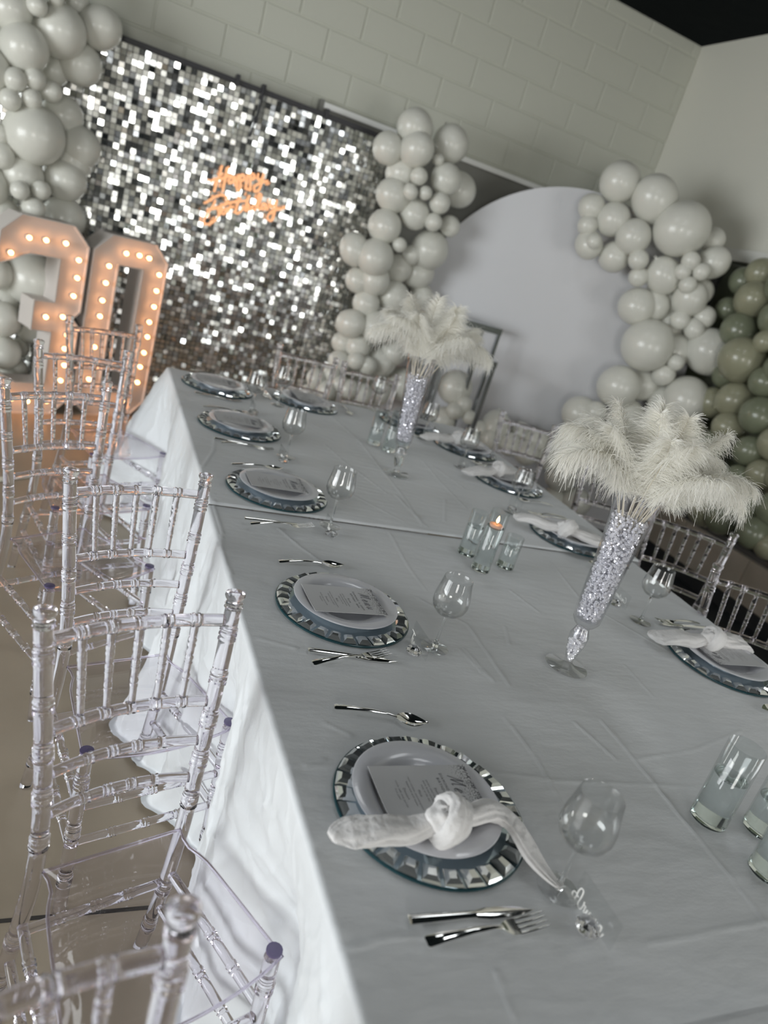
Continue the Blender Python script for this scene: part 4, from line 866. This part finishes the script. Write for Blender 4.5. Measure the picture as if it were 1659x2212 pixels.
# ================================================================== FEATHER VASES
vp = [(0.0, 0.0005), (0.052, 0.0005), (0.054, 0.0015), (0.052, 0.003), (0.02, 0.006), (0.012, 0.012), (0.0105, 0.022), (0.0155, 0.040), (0.0225, 0.070), (0.0235, 0.092), (0.0175, 0.108), (0.0160, 0.116), (0.026, 0.124), (0.0335, 0.136), (0.0365, 0.20), (0.0405, 0.30), (0.0455, 0.38), (0.052, 0.44), (0.060, 0.478)]
def vase_in(z): return float(np.interp(z, [b for a, b in vp[4:]], [a for a, b in vp[4:]])) - 0.004
def vase(label, px, py, z, tilt, fill_to, seed, beadlabel):
    p = at_z(px, py, z); o = thing('trumpet_vase', label, 'vase', (p[0], p[1], z + 0.0018)); o.rotation_euler = tilt
    prof = vp + [(a - 0.0022, b) for a, b in vp[:13:-1]] + [(0.030, 0.139), (0.0, 0.1385)]
    part('glass_body', MB().lathe(vp[9:] + [(a - 0.0022, b) for a, b in vp[:13:-1]] + [(0.030, 0.139)], 44), M_vase, o, True, 60)
    part('foot', MB().lathe(vp[:6] + [(0, 0.012)], 44), M_bowl, o, True, 60)
    part('bulb_stem', MB().lathe([(0.0, 0.0122), (0.012, 0.0122)] + vp[6:11] + [(0.016, 0.112), (0, 0.112)], 32), M_glass if seed == 2 else M_vase, o, True, 60)
    rs = np.random.default_rng(seed); mb = MB(); R3 = np.array(o.rotation_euler.to_matrix())
    def gem(c, s):
        q = np.array([(1, 0, 0), (0, 1, 0), (-1, 0, 0), (0, -1, 0), (0, 0, 0.9), (0, 0, -0.9), (.7, .7, .25), (-.7, .7, .25), (-.7, -.7, .25), (.7, -.7, .25)], float) * s
        A = rs.normal(size=(3, 3)); Q, _ = np.linalg.qr(A); mb.add((q @ Q.T + c), [(0, 6, 4), (6, 1, 4), (1, 7, 4), (7, 2, 4), (2, 8, 4), (8, 3, 4), (3, 9, 4), (9, 0, 4), (6, 0, 5), (1, 6, 5), (7, 1, 5), (2, 7, 5), (8, 2, 5), (3, 8, 5), (9, 3, 5), (0, 9, 5)])
    cnt = 2000
    for i in range(cnt):
        zz = rs.uniform(0.145, fill_to); R = vase_in(zz) - 0.004; a = rs.uniform(0, 2 * PI); r = R * (rs.uniform(0.55, 1.0) if i % 4 else rs.uniform(0, 1) ** .5)
        gem(np.array([r * math.cos(a), r * math.sin(a), zz]), rs.uniform(0.0030, 0.0054))
    if seed == 1:
        for i in range(170):
            zz = rs.uniform(0.022, 0.108); R = max(vase_in(zz) - 0.001, 0.004); a = rs.uniform(0, 2 * PI); r = R * rs.uniform(0.3, 1)
            gem(np.array([r * math.cos(a), r * math.sin(a), zz]), rs.uniform(0.004, 0.006))
    b = ob('crystal_beads', mb.mesh('crystal_beads', M_crystal, False), None, (p[0], p[1], z + 0.0018), tilt); tag(b, beadlabel, 'crystals', None, 'stuff')
    return p, R3
def feather_mesh(L, droop, wid, seed, curl):
    rs = np.random.default_rng(seed); t = np.linspace(0, 1, 40)
    # rachis in local x(out)-z(up) plane, starting inside the vase
    ang = np.radians(82) - droop * np.clip((t - 0.30) / 0.70, 0, 1) ** 1.4
    dx = np.cos(ang); dz = np.sin(ang); x = np.concatenate([[0], np.cumsum((dx[1:] + dx[:-1]) / 2)]) / 39 * L; z = np.concatenate([[0], np.cumsum((dz[1:] + dz[:-1]) / 2)]) / 39 * L
    y = curl * 0.06 * np.sin(t * 2.5) * t; P = np.stack([x, y, z], 1)
    q = MB().tube(P[::2], np.linspace(0.0017, 0.0004, 20), 5)
    NB = 1300; V = []; F = []; n = 0
    for i in range(NB):
        u = 0.34 + 0.66 * (i / NB); k = u * 39; i0 = min(int(k), 38); fr = k - i0; c = P[i0] * (1 - fr) + P[i0 + 1] * fr; tg = P[i0 + 1] - P[i0]; tg /= np.linalg.norm(tg)
        side = 1 if i % 2 else -1; nrm = np.cross(tg, [0, 1, 0]); lat = np.array([0, 1.0, 0]) * side
        s = (u - 0.34) / 0.66; bl = wid * (0.45 + 0.85 * math.sin(PI * min(0.12 + s * 0.80, 1))) * rs.uniform(0.7, 1.15)
        fwd = 0.55 + 0.6 * s; d = lat * rs.uniform(0.7, 1.1) + tg * fwd * rs.uniform(0.6, 1.2) + nrm * rs.normal(0, 0.30); d /= np.linalg.norm(d)
        sag = rs.uniform(0.35, 0.85); wv = rs.normal(0, 0.12, 3); w0 = rs.uniform(0.0005, 0.0011); wd = np.cross(d, nrm); wd /= np.linalg.norm(wd) + 1e-9; wd = wd * 0.7 + nrm * rs.normal(0, 0.6); wd /= np.linalg.norm(wd)
        pts = []
        for m in range(5):
            f_ = m / 4; pos = c + d * bl * f_ + np.array([0, 0, -1]) * sag * bl * f_ ** 2.2 + wv * bl * f_ ** 2; ww = w0 * (1 - 0.55 * f_); pts.append((pos - wd * ww, pos + wd * ww))
        for a, b in pts: V += [a, b]
        for m in range(4): F.append((n + 2 * m, n + 2 * m + 1, n + 2 * m + 3, n + 2 * m + 2))
        n += 10
    return q.mesh('quill', M_quill), MB().add(V, F).mesh('vane', M_feather)
FT = [feather_mesh(0.33, 1.55, 0.060, 1, 0.6), feather_mesh(0.30, 0.75, 0.058, 2, -0.5), feather_mesh(0.34, 2.05, 0.062, 3, 0.3), feather_mesh(0.29, 1.15, 0.060, 4, -0.8), feather_mesh(0.30, 0.42, 0.062, 5, 0.4)]
def bouquet(p, z, R3, spec, label, group, sc=1.0):
    for i, (az, typ, tiltv, hh) in enumerate(spec):
        c = R3 @ np.array([0.016 * math.cos(math.radians(az)), 0.016 * math.sin(math.radians(az)), hh])
        o = thing('ostrich_feather', 'white ' + ('long arching', 'half raised', 'strongly curled', 'short arching', 'upright')[typ] + label, 'feather', (p[0] + c[0], p[1] + c[1], z + c[2]), 0, group)
        o.rotation_euler = (0, math.radians(tiltv), math.radians(az)); o.scale = (sc, sc, sc)
        ob('quill', FT[typ][0], o); ob('vane', FT[typ][1], o)
p1, R1 = vase('tall trumpet vase full of clear crystals, nearest the camera', 1222, 1440, T, (0, 0, 0), 0.415, 1, 'clear crystal beads filling the near trumpet vase')
spec1 = [(0, 0, 8, .38), (30, 1, 10, .38), (70, 3, 6, .38), (105, 0, 8, .38), (145, 0, 12, .38), (170, 2, 14, .37), (190, 1, 12, .38), (225, 4, 16, .39), (255, 1, 8, .39), (285, 3, 12, .38), (310, 0, 12, .38), (335, 2, 14, .37), (345, 3, 14, .38),
    (60, 4, -4, .40), (200, 4, 2, .40), (330, 4, 8, .40), (120, 4, 8, .39), (240, 4, -6, .40), (20, 2, 12, .37), (130, 2, 10, .37), (10, 3, 18, .38), (155, 3, 16, .38)]
bouquet(p1, T, R1, spec1, ' ostrich feather in the near crystal filled vase', 'feathers in the near vase', 0.92)
p2, R2 = vase('crystal filled trumpet vase on the far table with clear stem', 855, 1025, ZFAR, (0.0, -0.085, 0), 0.40, 2, 'clear crystal beads filling the far trumpet vase')
spec2 = [(0, 0, 6, .37), (40, 3, 6, .38), (80, 1, 4, .38), (120, 0, 6, .37), (160, 3, 10, .38), (195, 0, 6, .37), (230, 1, 12, .38), (265, 4, 12, .39), (300, 3, 8, .37), (335, 2, 12, .37), (60, 4, -2, .40), (20, 4, 8, .40), (270, 4, 4, .40), (120, 4, 6, .39), (355, 0, 22, .36), (10, 1, 14, .38), (180, 2, 10, .36), (140, 1, 0, .38)]
bouquet(p2, ZFAR, R2, spec2, ' ostrich feather in the far crystal filled vase', 'feathers in the far vase', 1.0)
